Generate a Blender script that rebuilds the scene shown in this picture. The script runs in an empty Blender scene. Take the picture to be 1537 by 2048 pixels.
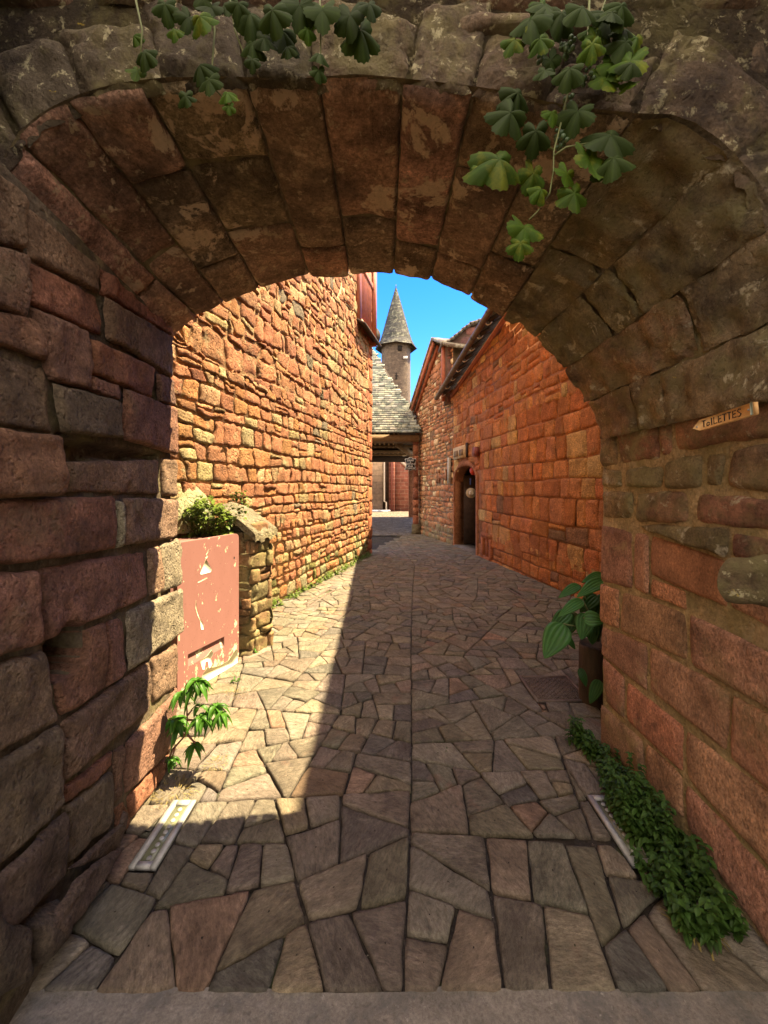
import bpy, math, random
import numpy as np
from mathutils import Vector, Matrix
RNG = np.random.default_rng(7)
random.seed(7)
C = bpy.data.collections.new("scene"); bpy.context.scene.collection.children.link(C)
F = 800.0; HZ = 975.0; CX = 768.5; EYE = 1.6
def X(px, y): return (px-CX)/F*y
def Z(py, y): return EYE+(HZ-py)/F*y
def G(py): return EYE*F/(py-HZ)
def zg(y):
    return -0.02*np.clip(np.asarray(y, float)-5, 0, 10)
# ---------------------------------------------------------------- noise
def _h(i, j, k, s):
    n = (i*374761393 + j*668265263 + k*1274126177 + s*974634777) & 0xffffffff
    n = ((n ^ (n >> 13))*1103515245) & 0xffffffff
    n = ((n ^ (n >> 15))*2246822519) & 0xffffffff
    return ((n ^ (n >> 16)) & 0xffff)/32767.5-1.0
def vn(x, y, z=0.0, s=0):
    x, y, z = np.broadcast_arrays(np.asarray(x, float), np.asarray(y, float), np.asarray(z, float))
    i = np.floor(x).astype(np.int64); j = np.floor(y).astype(np.int64); k = np.floor(z).astype(np.int64)
    f = x-i; g = y-j; h = z-k
    f = f*f*(3-2*f); g = g*g*(3-2*g); h = h*h*(3-2*h)
    def L(a, b, t): return a+(b-a)*t
    return L(L(L(_h(i,j,k,s), _h(i+1,j,k,s), f), L(_h(i,j+1,k,s), _h(i+1,j+1,k,s), f), g),
             L(L(_h(i,j,k+1,s), _h(i+1,j,k+1,s), f), L(_h(i,j+1,k+1,s), _h(i+1,j+1,k+1,s), f), g), h)
def fbm(x, y, z=0.0, s=0, o=3):
    r = 0; a = 1.0; t = 0
    for q in range(o):
        r = r+a*vn(np.asarray(x)*2**q, np.asarray(y)*2**q, np.asarray(z)*2**q+q*7.3, s+q); t += a; a *= .5
    return r/t
# ---------------------------------------------------------------- mesh builder
class MB:
    def __init__(s): s.v = []; s.n = 0; s.q = []; s.p = []; s.c = []
    def grid(s, P, col=(1,1,1), closed=False):
        P = np.asarray(P, float); n, m = P.shape[:2]
        idx = np.arange(n*m).reshape(n, m)+s.n
        s.v.append(P.reshape(-1, 3))
        c = np.asarray(col, float)
        s.c.append(np.broadcast_to(c, (n*m, 3)) if c.ndim == 1 else c.reshape(-1, 3))
        if closed: idx = np.concatenate([idx, idx[:, :1]], 1)
        s.q.append(np.stack([idx[:-1,:-1], idx[1:,:-1], idx[1:,1:], idx[:-1,1:]], -1).reshape(-1, 4))
        s.n += n*m
    def poly(s, pts, faces, col=(1,1,1)):
        pts = np.asarray(pts, float); s.v.append(pts); c = np.asarray(col, float)
        s.c.append(np.broadcast_to(c, (len(pts), 3)) if c.ndim == 1 else c)
        for f in faces: s.p.append([i+s.n for i in f])
        s.n += len(pts)
    def box(s, a, b, col=(1,1,1), M=None):
        p = np.array([(x,y,z) for x in (a[0],b[0]) for y in (a[1],b[1]) for z in (a[2],b[2])], float)
        if M is not None: p = np.array([tuple(M @ Vector(q)) for q in p])
        s.poly(p, [(0,1,3,2),(4,6,7,5),(0,4,5,1),(2,3,7,6),(0,2,6,4),(1,5,7,3)], col)
    def obox(s, o, dx, dy, dz, col=(1,1,1)):     # box from origin and three edge vectors
        o, dx, dy, dz = (np.asarray(t, float) for t in (o, dx, dy, dz))
        p = [o+i*dx+j*dy+k*dz for i in (0,1) for j in (0,1) for k in (0,1)]
        s.poly(p, [(0,1,3,2),(4,6,7,5),(0,4,5,1),(2,3,7,6),(0,2,6,4),(1,5,7,3)], col)
    def beam(s, a, b, w, h, col=(1,1,1), up=(0,0,1)):
        a = np.asarray(a, float); b = np.asarray(b, float); d = b-a; d /= np.linalg.norm(d)
        r = np.cross(d, up); r /= np.linalg.norm(r); u = np.cross(r, d)
        s.obox(a-r*w/2-u*h/2, r*w, b-a, u*h, col)
    def prism(s, poly, ax, a, b, col=(1,1,1)):
        # poly: 2D list; ax 'z': (x,y) extruded in z; 'y': (x,z) extruded in y
        n = len(poly); f = (lambda p, t: (p[0], p[1], t)) if ax == 'z' else (lambda p, t: (p[0], t, p[1]))
        pts = [f(p, a) for p in poly]+[f(p, b) for p in poly]
        s.poly(pts, [tuple(range(n))[::-1], tuple(range(n, 2*n))]+[(i, (i+1) % n, n+(i+1) % n, n+i) for i in range(n)], col)
    def tube(s, pts, r, n=8, col=(1,1,1), cap=True):
        pts = np.asarray(pts, float); k = len(pts); r = np.broadcast_to(np.asarray(r, float), (k,))
        rows = []; up = np.array((0.13, 0.21, 1.0))
        for i in range(k):
            d = pts[min(i+1, k-1)]-pts[max(i-1, 0)]; d /= (np.linalg.norm(d)+1e-9)
            a = np.cross(d, up if abs(d[2]) < .9 else (1.0, 0.2, 0)); a /= np.linalg.norm(a); b = np.cross(d, a)
            t = np.arange(n)/n*2*math.pi
            rows.append(pts[i]+r[i]*(np.cos(t)[:, None]*a+np.sin(t)[:, None]*b))
        base = s.n
        s.grid(np.array(rows), col, closed=True)
        if cap:
            s.p.append([base+i for i in range(n)]); s.p.append([base+(k-1)*n+i for i in range(n)][::-1])
    def build(s, name, mat, parent=None, smooth=True, loc=None):
        V = np.concatenate(s.v) if s.v else np.zeros((0, 3))
        Cc = np.concatenate(s.c)
        if parent is not None:
            pp = parent
            while pp is not None: V = V-np.array(pp.location); pp = pp.parent
        elif loc is not None: V = V-np.array(loc)
        me = bpy.data.meshes.new(name)
        Q = np.concatenate(s.q) if s.q else np.zeros((0, 4), int)
        nl = Q.size+sum(len(p) for p in s.p); nf = len(Q)+len(s.p)
        me.vertices.add(len(V)); me.vertices.foreach_set('co', V.ravel())
        me.loops.add(nl); me.polygons.add(nf)
        li = np.concatenate([Q.ravel()]+[np.array(p) for p in s.p]).astype(np.int32)
        tot = np.array([4]*len(Q)+[len(p) for p in s.p], np.int32)
        st = np.concatenate([[0], np.cumsum(tot)[:-1]]).astype(np.int32)
        me.loops.foreach_set('vertex_index', li)
        me.polygons.foreach_set('loop_start', st); me.polygons.foreach_set('loop_total', tot)
        me.update(calc_edges=True); me.validate()
        if smooth: me.polygons.foreach_set('use_smooth', np.ones(len(me.polygons), bool))
        at = me.color_attributes.new('Col', 'FLOAT_COLOR', 'POINT')
        at.data.foreach_set('color', np.concatenate([Cc, np.ones((len(Cc), 1))], 1).astype(np.float32).ravel())
        me.materials.append(mat)
        o = bpy.data.objects.new(name, me); C.objects.link(o)
        if parent is not None: o.parent = parent
        elif loc is not None: o.location = loc
        return o
def tag(o, label=None, cat=None, group=None, kind=None):
    if label: o['label'] = label
    if cat: o['category'] = cat
    if group: o['group'] = group
    if kind: o['kind'] = kind
    return o
def thing(name, label, cat, loc=(0,0,0), group=None):
    o = bpy.data.objects.new(name, None); C.objects.link(o); o.location = loc; o.empty_display_size = .2
    return tag(o, label, cat, group)
# ---------------------------------------------------------------- materials
def mat_new(name):
    m = bpy.data.materials.new(name); m.use_nodes = True; nt = m.node_tree
    b = nt.nodes['Principled BSDF']; return m, nt, b
def N(nt, t, **k):
    n = nt.nodes.new(t)
    for a, v in k.items():
        if a in n.inputs: n.inputs[a].default_value = v
        else: setattr(n, a, v)
    return n
def noise(nt, co, scale, detail=4, rough=.6, dist=0):
    n = N(nt, 'ShaderNodeTexNoise'); n.inputs['Scale'].default_value = scale; n.inputs['Detail'].default_value = detail
    n.inputs['Roughness'].default_value = rough; n.inputs['Distortion'].default_value = dist
    nt.links.new(co, n.inputs['Vector']); return n.outputs['Fac']
def ramp(nt, v, a, b, ca=(0,0,0,1), cb=(1,1,1,1)):
    r = N(nt, 'ShaderNodeValToRGB'); e = r.color_ramp.elements
    e[0].position = a; e[1].position = b; e[0].color = ca; e[1].color = cb
    nt.links.new(v, r.inputs['Fac']); return r.outputs['Color']
def mix(nt, f, a, b, bt='MIX'):
    m = N(nt, 'ShaderNodeMix', data_type='RGBA', blend_type=bt)
    for s, v in ((m.inputs['Factor'], f), (m.inputs['A'], a), (m.inputs['B'], b)):
        if isinstance(v, (int, float)): s.default_value = v
        elif isinstance(v, tuple): s.default_value = (*v, 1) if len(v) == 3 else v
        else: nt.links.new(v, s)
    return m.outputs['Result']
def mth(nt, op, a, b=0.0):
    m = N(nt, 'ShaderNodeMath', operation=op)
    for s, v in ((m.inputs[0], a), (m.inputs[1], b)):
        if isinstance(v, (int, float)): s.default_value = v
        else: nt.links.new(v, s)
    return m.outputs[0]
def geo(nt):
    return N(nt, 'ShaderNodeNewGeometry').outputs['Position']
def mapping(nt, co, scale=(1,1,1), rot=(0,0,0)):
    m = N(nt, 'ShaderNodeMapping'); m.inputs['Scale'].default_value = scale; m.inputs['Rotation'].default_value = rot
    nt.links.new(co, m.inputs['Vector']); return m.outputs['Vector']
def stone_mat(name, mottle=.5, patches=(), bump=.5, fine=60, pit=.3, pitscale=35, streak=0, stretch=(1,1,1), rough=.9, bd=.012, micro=.5, spin=False, pitcol=.35):
    """patches: (color, noise scale, threshold lo, hi, strength)"""
    m, nt, b = mat_new(name)
    a = N(nt, 'ShaderNodeAttribute', attribute_name='Col').outputs['Color']
    co = N(nt, 'ShaderNodeTexCoord').outputs['Object']
    wn_ = N(nt, 'ShaderNodeTexWhiteNoise', noise_dimensions='3D'); sc3 = N(nt, 'ShaderNodeVectorMath', operation='MULTIPLY'); nt.links.new(a, sc3.inputs[0]); sc3.inputs[1].default_value = (371., 517., 293.)
    nt.links.new(sc3.outputs[0], wn_.inputs['Vector'])
    of = N(nt, 'ShaderNodeVectorMath', operation='MULTIPLY_ADD'); nt.links.new(wn_.outputs['Color'], of.inputs[0]); of.inputs[1].default_value = (19., 23., 17.); nt.links.new(co, of.inputs[2])
    cr = of.outputs[0]
    if spin:
        vr = N(nt, 'ShaderNodeVectorRotate', rotation_type='Z_AXIS'); nt.links.new(cr, vr.inputs['Vector']); nt.links.new(mth(nt, 'MULTIPLY', wn_.outputs['Value'], 6.28), vr.inputs['Angle']); cr = vr.outputs[0]
    cs = mapping(nt, cr, stretch)
    n1 = noise(nt, cr, 5, 6, .65, .4); n2 = noise(nt, cs, 28, 5, .7, .2)
    v1 = ramp(nt, n1, .33, .68, (1-mottle,)*3+(1,), (1+mottle*.7,)*3+(1,))
    v2 = ramp(nt, n2, .3, .7, (1-mottle*.6,)*3+(1,), (1+mottle*.5,)*3+(1,))
    col = mix(nt, 1, a, v1, 'MULTIPLY'); col = mix(nt, 1, col, v2, 'MULTIPLY')
    n3 = noise(nt, cs, fine*1.1, 4, .8, .3)
    col = mix(nt, 1, col, ramp(nt, n3, .32, .66, (1-micro,)*3+(1,), (1+micro*.6,)*3+(1,)), 'MULTIPLY')
    for i, (pc, ps, lo, hi, stg) in enumerate(patches):
        cc = mapping(nt, co, (1, 1, 1), (i*1.3, i*.7+.3, i*2.1))
        f = ramp(nt, noise(nt, cc, ps, 6, .7, .3), lo, hi); f = mth(nt, 'MULTIPLY', f, stg)
        pcv = mix(nt, n2, tuple(c*.6 for c in pc), tuple(c*1.4 for c in pc))
        col = mix(nt, f, col, pcv)
    b.inputs['Roughness'].default_value = rough
    b.inputs['Specular IOR Level'].default_value = .25
    nf = noise(nt, cs, fine, 5, .75)
    vo = N(nt, 'ShaderNodeTexVoronoi'); vo.inputs['Scale'].default_value = pitscale
    dn = N(nt, 'ShaderNodeTexNoise'); dn.inputs['Scale'].default_value = pitscale*.7; nt.links.new(cs, dn.inputs['Vector'])
    dv = N(nt, 'ShaderNodeVectorMath', operation='MULTIPLY_ADD'); nt.links.new(dn.outputs['Color'], dv.inputs[0])
    dv.inputs[1].default_value = (.05,)*3; nt.links.new(cs, dv.inputs[2]); nt.links.new(dv.outputs[0], vo.inputs['Vector'])
    pt = ramp(nt, vo.outputs['Distance'], .05, .45)
    col = mix(nt, 1, col, ramp(nt, vo.outputs['Distance'], .05, .30, (1-pitcol,)*3+(1,), (1+pitcol*.25,)*3+(1,)), 'MULTIPLY')
    nt.links.new(col, b.inputs['Base Color'])
    hgt = mth(nt, 'ADD', mth(nt, 'MULTIPLY', nf, .7), mth(nt, 'MULTIPLY', pt, pit))
    hgt = mth(nt, 'ADD', hgt, mth(nt, 'MULTIPLY', n2, .8))
    bp = N(nt, 'ShaderNodeBump'); bp.inputs['Strength'].default_value = bump; bp.inputs['Distance'].default_value = bd
    nt.links.new(hgt, bp.inputs['Height']); nt.links.new(bp.outputs[0], b.inputs['Normal'])
    return m
def plain(name, col, rough=.6, metal=0, bump=0, bs=40, mott=.2, ms=10, stretch=(1,1,1), spec=.4):
    m, nt, b = mat_new(name); co = mapping(nt, N(nt, 'ShaderNodeTexCoord').outputs['Object'], stretch)
    n = noise(nt, co, ms, 5, .65)
    v = ramp(nt, n, .3, .7, tuple(c*(1-mott) for c in col)+(1,), tuple(min(1, c*(1+mott)) for c in col)+(1,))
    nt.links.new(v, b.inputs['Base Color']); b.inputs['Roughness'].default_value = rough; b.inputs['Metallic'].default_value = metal
    b.inputs['Specular IOR Level'].default_value = spec
    if bump:
        bp = N(nt, 'ShaderNodeBump'); bp.inputs['Strength'].default_value = bump; bp.inputs['Distance'].default_value = .01
        nt.links.new(noise(nt, co, bs, 5, .7), bp.inputs['Height']); nt.links.new(bp.outputs[0], b.inputs['Normal'])
    return m
def leafmat(name, col, col2, yel=0, trans=.35, rough=.45):
    m, nt, b = mat_new(name); co = N(nt, 'ShaderNodeTexCoord').outputs['Object']
    a = N(nt, 'ShaderNodeAttribute', attribute_name='Col').outputs['Color']
    n = noise(nt, co, 25, 4, .6); c = mix(nt, n, col, col2)
    if yel: c = mix(nt, mth(nt, 'MULTIPLY', ramp(nt, noise(nt, co, 14, 5, .7), .5, .62), yel), c, (.30, .28, .02))
    c = mix(nt, 1, c, a, 'MULTIPLY')
    nt.links.new(c, b.inputs['Base Color']); b.inputs['Roughness'].default_value = rough; b.inputs['Specular IOR Level'].default_value = .22
    tr = N(nt, 'ShaderNodeBsdfTranslucent'); nt.links.new(mix(nt, 1, c, (1.0, 1.2, .4), 'MULTIPLY'), tr.inputs['Color'])
    ms = N(nt, 'ShaderNodeMixShader'); ms.inputs[0].default_value = trans
    nt.links.new(b.outputs[0], ms.inputs[1]); nt.links.new(tr.outputs[0], ms.inputs[2])
    nt.links.new(ms.outputs[0], nt.nodes['Material Output'].inputs['Surface'])
    return m
LICH = (.42, .38, .20); MOSS = (.19, .165, .065); YEL = (.5, .36, .05); DARK = (.035, .025, .02)
M = {}
M['rubble'] = stone_mat('rubble_stone', .5, ((LICH, 3.0, .56, .66, .75), (DARK, 2.2, .60, .70, .55)), bump=1, fine=40, pit=.6, pitscale=26, bd=.05, micro=.6)
M['ashlar'] = stone_mat('orange_sandstone', .5, (((.34, .22, .09), 2.2, .58, .68, .6), ((.09, .04, .025), 3.5, .60, .72, .55)), bump=.9, fine=45, pit=.5, pitscale=26, bd=.045, micro=.65)
M['farrub'] = stone_mat('brown_rubble_stone', .35, ((DARK, 4, .62, .75, .5),), bump=.5, fine=30, pit=.2, bd=.02)
M['pierl'] = stone_mat('pitted_sandstone', .6, (((.28, .24, .13), 2.4, .58, .72, .45), (DARK, 3.0, .58, .70, .6)), bump=.95, fine=75, pit=.8, pitscale=38, bd=.035, micro=.7)
M['pierr'] = stone_mat('weathered_sandstone', .55, ((MOSS, 1.6, .56, .68, .6), ((.40, .30, .14), 5.0, .60, .68, .5), (DARK, 2.4, .57, .70, .7)), bump=.8, fine=85, pit=.4, pitscale=50, stretch=(1, 1, .7), bd=.03, micro=.7)
M['pierm'] = stone_mat('mossy_sandstone', .7, (((.30,.28,.13), 3.0, .54, .66, .7), (MOSS, 7.0, .46, .60, .55), ((.50, .45, .30), 11.0, .585, .64, .8), (DARK, 2.4, .52, .66, .7), (YEL, 12.0, .70, .73, .9)), bump=.9, fine=85, pit=.4, pitscale=50, bd=.03)
M['vault'] = stone_mat('vault_stone', .85, (((.07,.05,.035), 2.6, .48, .66, .65), ((.62, .48, .32), 4.2, .572, .60, .8), ((.50,.40,.24), 16, .59, .63, .6), (MOSS, 3.0, .62, .74, .4)), bump=.85, fine=60, pit=.35, pitscale=40, bd=.035, micro=.75)
M['front'] = stone_mat('lichened_front_stone', .5, ((MOSS, 3.0, .48, .60, .7), ((.50, .45, .26), 22.0, .58, .63, .8), (DARK, 2.8, .52, .64, .8), (YEL, 14.0, .68, .71, .9)), bump=.9, fine=70, pit=.4, bd=.03)
M['mortar_warm'] = stone_mat('warm_mortar', .5, (((.45,.32,.16), 4, .55, .7, .3), ((.05,.03,.02), 6, .55, .7, .6)), bump=.9, fine=50, bd=.02)
M['mortar_dark'] = stone_mat('dark_mortar', .5, ((MOSS, 4, .5, .62, .6), ((.34,.27,.15), 6, .58, .66, .7)), bump=.9, fine=50, bd=.02)
M['flag'] = stone_mat('slate_flagstone', .5, (((.32, .14, .085), 2.6, .60, .74, .35), ((.07, .055, .05), 5, .56, .72, .55), ((.30, .27, .21), 9, .62, .70, .4)), bump=.85, fine=50, pit=.12, pitscale=45, stretch=(.5, 1.15, 1), rough=.75, bd=.035, micro=.6, spin=True, pitcol=.15)
M['grit'] = stone_mat('joint_grit', .6, (((.06, .09, .02), 2.2, .55, .66, .6), ((.5, .45, .38), 60, .66, .69, .8)), bump=1, fine=90, pit=.8, pitscale=70, bd=.01)
M['concrete'] = stone_mat('threshold_concrete', .4, (((.12, .12, .11), 6, .5, .62, .6), ((.4, .38, .32), 40, .64, .68, .7)), bump=.8, fine=80, bd=.01)
M['cobble'] = stone_mat('plaza_cobbles', .6, (((.5, .45, .36), 6, .62, .66, .8), ((.05, .04, .035), 3, .5, .62, .6)), bump=1, fine=20, pit=2.5, pitscale=7, bd=.04)
M['wood'] = plain('aged_oak', (.20, .12, .05), .75, bump=.6, bs=30, mott=.5, stretch=(1, 1, 6))
M['darkwood'] = plain('dark_oak', (.045, .028, .018), .8, bump=.5, mott=.4)
M['redwood'] = plain('red_painted_wood', (.36, .105, .045), .6, bump=.3, bs=50, mott=.3)
M['gutter'] = plain('weathered_zinc', (.16, .12, .085), .45, .5, mott=.35)
M['pipe'] = plain('pale_downpipe', (.55, .45, .33), .5, .2)
M['redpipe'] = plain('rust_red_pipe', (.22, .06, .04), .5, .1)
M['metal'] = plain('brushed_steel', (.40, .40, .37), .6, .25, mott=.3, bump=.2, bs=120)
M['black'] = plain('black_paint', (.008, .008, .009), .5)
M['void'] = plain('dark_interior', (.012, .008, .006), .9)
M['white'] = plain('white_paint', (.62, .60, .56), .6)
M['iron'] = plain('cast_iron', (.15, .115, .09), .55, .3, bump=.5, bs=60, mott=.35, ms=14)
M['stem'] = plain('green_stem', (.14, .16, .05), .6)
M['redstem'] = plain('reddish_stem', (.16, .06, .035), .6)
M['grape'] = plain('unripe_grape', (.07, .12, .05), .35, mott=.3)
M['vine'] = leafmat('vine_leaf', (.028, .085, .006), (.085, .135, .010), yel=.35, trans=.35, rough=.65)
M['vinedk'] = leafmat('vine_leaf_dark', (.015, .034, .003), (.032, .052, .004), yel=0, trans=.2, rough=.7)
M['weed'] = leafmat('weed_leaf', (.03, .11, .015), (.08, .19, .02), trans=.35, rough=.4)
M['nettle'] = leafmat('nettle_leaf', (.03, .085, .018), (.075, .135, .028), trans=.3, rough=.5)
M['hosta'] = leafmat('hosta_leaf', (.05, .17, .055), (.11, .23, .05), trans=.3, rough=.3)
M['ivy'] = leafmat('ivy_leaf', (.06, .12, .02), (.17, .22, .05), trans=.25, rough=.3)
M['dry'] = leafmat('dry_grass', (.20, .15, .05), (.34, .27, .10), trans=.2, rough=.8)
M['slate'] = stone_mat('slate_tile', .4, (((.45, .46, .33), 3.5, .50, .60, .65), ((.02, .022, .02), 3, .58, .66, .6), (YEL, 2.0, .74, .77, .8)), bump=.5, fine=20, pit=.1, rough=.6)
M['spire'] = stone_mat('spire_slate', .5, (((.28, .28, .20), 3.5, .52, .62, .55),), bump=.6, fine=6, pit=.1, rough=.85, bd=.06)
M['bark'] = plain('rough_log', (.055, .035, .018), .9, bump=.9, bs=40, mott=.5, stretch=(1, 1, .3))
def glass():
    m, nt, b = mat_new('lamp_glass'); b.inputs['Base Color'].default_value = (.16, .17, .10, 1)
    b.inputs['Roughness'].default_value = .12; b.inputs['Alpha'].default_value = 1; return m
M['glass'] = glass()
def brickmat(name, c1, c2, mc, sc=1, w=.5, h=.25):
    m, nt, b = mat_new(name); co = N(nt, 'ShaderNodeTexCoord').outputs['Object']
    mp = N(nt, 'ShaderNodeSeparateXYZ'); nt.links.new(co, mp.inputs[0])
    cb = N(nt, 'ShaderNodeCombineXYZ'); nt.links.new(mth(nt, 'ADD', mp.outputs[0], mp.outputs[1]), cb.inputs[0]); nt.links.new(mp.outputs[2], cb.inputs[1])
    dn = N(nt, 'ShaderNodeTexNoise'); dn.inputs['Scale'].default_value = 2.5/sc; nt.links.new(co, dn.inputs['Vector'])
    dv = N(nt, 'ShaderNodeVectorMath', operation='MULTIPLY_ADD'); nt.links.new(dn.outputs['Color'], dv.inputs[0])
    dv.inputs[1].default_value = (.09*sc,)*3; nt.links.new(cb.outputs[0], dv.inputs[2])
    br = N(nt, 'ShaderNodeTexBrick'); nt.links.new(dv.outputs[0], br.inputs['Vector'])
    br.inputs['Scale'].default_value = 1; br.inputs['Brick Width'].default_value = w; br.inputs['Row Height'].default_value = h
    br.inputs['Mortar Size'].default_value = .014*sc; br.inputs['Color1'].default_value = (*c1, 1); br.inputs['Color2'].default_value = (*c2, 1); br.inputs['Mortar'].default_value = (*mc, 1)
    n = noise(nt, co, 3/sc, 6, .7); v = ramp(nt, n, .3, .7, (.6, .6, .6, 1), (1.35, 1.3, 1.25, 1))
    nt.links.new(mix(nt, 1, br.outputs['Color'], v, 'MULTIPLY'), b.inputs['Base Color']); b.inputs['Roughness'].default_value = .9
    bp = N(nt, 'ShaderNodeBump'); bp.inputs['Strength'].default_value = .8; bp.inputs['Distance'].default_value = .03
    hh = mth(nt, 'SUBTRACT', mth(nt, 'MULTIPLY', noise(nt, co, 12/sc, 5, .7), .6), br.outputs['Fac'])
    nt.links.new(hh, bp.inputs['Height']); nt.links.new(bp.outputs[0], b.inputs['Normal'])
    return m
M['tower'] = brickmat('tower_masonry', (.095, .068, .048), (.145, .108, .075), (.08, .055, .04), 1, .42, .2)
M['church'] = brickmat('church_masonry', (.24, .075, .045), (.32, .12, .08), (.42, .27, .19), 1, .62, .28)
M['churchgrey'] = brickmat('grey_church_masonry', (.17, .115, .08), (.22, .15, .10), (.12, .08, .05), 1, .9, .45)
# ---------------------------------------------------------------- stones
def patch(mb, P, quad, res=.03, gap=.008, depth=.04, rnd=.25, amp=.006, freq=9, h0=0., col=(.3,.15,.1), tilt=.006, pw=7, jag=.004, dent=None, nmax=60):
    q = np.array(quad, float); a, b, c, d = q
    lu = (np.linalg.norm(b-a)+np.linalg.norm(c-d))/2; lv = (np.linalg.norm(d-a)+np.linalg.norm(c-b))/2
    n = int(np.clip(lu/res+3, 5, nmax)); m = int(np.clip(lv/res+3, 5, nmax))
    def ax(k):
        x = np.linspace(-1, 1, k); return np.sign(x)*(1-(1-np.abs(x))**1.7)
    S, T = np.meshgrid(ax(n), ax(m), indexing='ij')
    su = S*np.sqrt(1-rnd*T**4/2)*(1-2*gap/max(lu, .03)); tv = T*np.sqrt(1-rnd*S**4/2)*(1-2*gap/max(lv, .03))
    w = [(1-su)*(1-tv)/4, (1+su)*(1-tv)/4, (1+su)*(1+tv)/4, (1-su)*(1+tv)/4]
    UV = sum(wi[..., None]*qi for wi, qi in zip(w, q))
    sd = random.random()*50
    u = UV[..., 0]+jag*fbm(UV[..., 0]*14, UV[..., 1]*14, sd, 3, 2); v = UV[..., 1]+jag*fbm(UV[..., 0]*14, UV[..., 1]*14, sd+9, 4, 2)
    e = 1-(1-np.abs(S)**pw)*(1-np.abs(T)**pw)
    h = h0+random.uniform(-tilt, tilt)*S+random.uniform(-tilt, tilt)*T+amp*fbm(u*freq, v*freq, sd, 5, 3)*1.6-depth*e
    if dent is not None: h = h-dent(u, v)
    k = col if isinstance(col, tuple) else tuple(col)
    mb.grid(P(u, v, h), k)
def jcol(pal, w=None, j=.12):
    c = random.choices(pal, w)[0]; k = 1+random.uniform(-j, j)
    return tuple(max(.005, x*k*(1+random.uniform(-.05, .05))) for x in c)
def courses(u0, u1, v0, v1, hm, hv, wm, wv, wob=.02, slant=.02, split=0., skip=None, seed=1, vlo=None, vhi=None, merge=0.):
    """quads of a coursed wall; vlo/vhi functions of u bend the bottom and top"""
    rs = random.Random(seed); vs = [v0]
    while vs[-1] < v1: vs.append(vs[-1]+hm*(1+rs.uniform(-hv, hv)))
    def lv(i, u):
        return vs[i]+wob*float(fbm(u*1.1, i*3.7, 0, seed, 2))
    out = []
    for i in range(len(vs)-1):
        us = [u0-rs.uniform(0, wm)]
        while us[-1] < u1:
            us.append(us[-1]+wm*math.exp(rs.uniform(-wv, wv)))
        us = [min(max(x, u0), u1) for x in us]
        bs = [(x+rs.uniform(-slant, slant), x+rs.uniform(-slant, slant)) for x in us]
        for k in range(len(us)-1):
            if us[k+1]-us[k] < wm*.22: continue
            a = (bs[k][0], lv(i, bs[k][0])); b = (bs[k+1][0], lv(i, bs[k+1][0])); c = (bs[k+1][1], lv(i+1, bs[k+1][1])); d = (bs[k][1], lv(i+1, bs[k][1]))
            qs = [(a, b, c, d)]
            if rs.random() < split:
                t = rs.uniform(.35, .65); t2 = t+rs.uniform(-.12, .12)
                e = tuple(a[j]+(d[j]-a[j])*t for j in (0, 1)); f = tuple(b[j]+(c[j]-b[j])*t2 for j in (0, 1))
                qs = [(a, b, f, e), (e, f, c, d)]
            for q in qs:
                cu = sum(p[0] for p in q)/4; cv = sum(p[1] for p in q)/4
                if skip and skip(cu, cv, q): continue
                out.append(q)
    return out
def stones(mb, P, quads, pal, w=None, gapr=(.005, .012), h=(.0, .02), res=.03, j=.15, **k):
    for q in quads:
        patch(mb, P, q, res=res, gap=random.uniform(*gapr), h0=random.uniform(*h), col=jcol(pal, w, j), **k)
def sheet(mb, P, u0, u1, v0, v1, res, fn, col):
    nu = max(2, int((u1-u0)/res)); nv = max(2, int((v1-v0)/res))
    U, V = np.meshgrid(np.linspace(u0, u1, nu), np.linspace(v0, v1, nv), indexing='ij')
    mb.grid(P(U, V, fn(U, V)), col)
# ================================================================ GROUND
gm = MB()
ys = [-60, 0, 5, 15, 40, 900]; xs = [-500, -6, 6, 500]
gm.grid(np.array([[(x, y, float(zg(y))-.022) for y in ys] for x in xs]), (.055, .045, .035))  # dark grit, deepened so its colour stands in for occlusion in the joints
tag(gm.build('ground', M['grit'], smooth=False), kind='structure')
# plaza
pz = MB()
U, V = np.meshgrid(np.linspace(-14, 22, 60), np.linspace(14.9, 34, 60), indexing='ij')
pz.grid(np.stack([U, V, zg(V)+.004+.012*fbm(U, V)], -1), (.22, .18, .13))
tag(pz.build('plaza', M['cobble']), kind='structure')
# threshold strip
ts = MB()
U, V = np.meshgrid(np.linspace(-1.35, 1.45, 70), np.linspace(.2, 1.288, 30), indexing='ij')
edge = np.where(V > 1.25, .008, 0)
ts.grid(np.stack([U, V+.02*fbm(U*4, V*0)*(V > 1), -.002+.004*fbm(U*9, V*9)-edge], -1), (.27, .245, .20))
tag(ts.build('path', M['concrete']), kind='structure')
# crazy paving
LX = lambda y: -1.2 if y < 2.37 else -2.83+.24*y
RX = lambda y: 1.33 if y < 2.47 else 3.51-.116*y
JX = [(.0, .03), (1.26, .058), (2.2, .155), (3.94, .265), (6.0, .42), (8.63, .66), (10.5, .60), (13, .35), (16, .2)]
def jx(y): return float(np.interp(y, [a for a, b in JX], [b for a, b in JX]))
rs = random.Random(12)
def clip(poly, n, c):
    out = []
    for i in range(len(poly)):
        a, b = poly[i], poly[(i+1) % len(poly)]
        da = a[0]*n[0]+a[1]*n[1]-c; db = b[0]*n[0]+b[1]*n[1]-c
        if da <= 0: out.append(a)
        if (da < 0 < db) or (db < 0 < da):
            t = da/(da-db); out.append((a[0]+(b[0]-a[0])*t, a[1]+(b[1]-a[1])*t))
    return out
def area(p): return abs(sum(p[t][0]*p[(t+1) % len(p)][1]-p[(t+1) % len(p)][0]*p[t][1] for t in range(len(p))))/2
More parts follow.
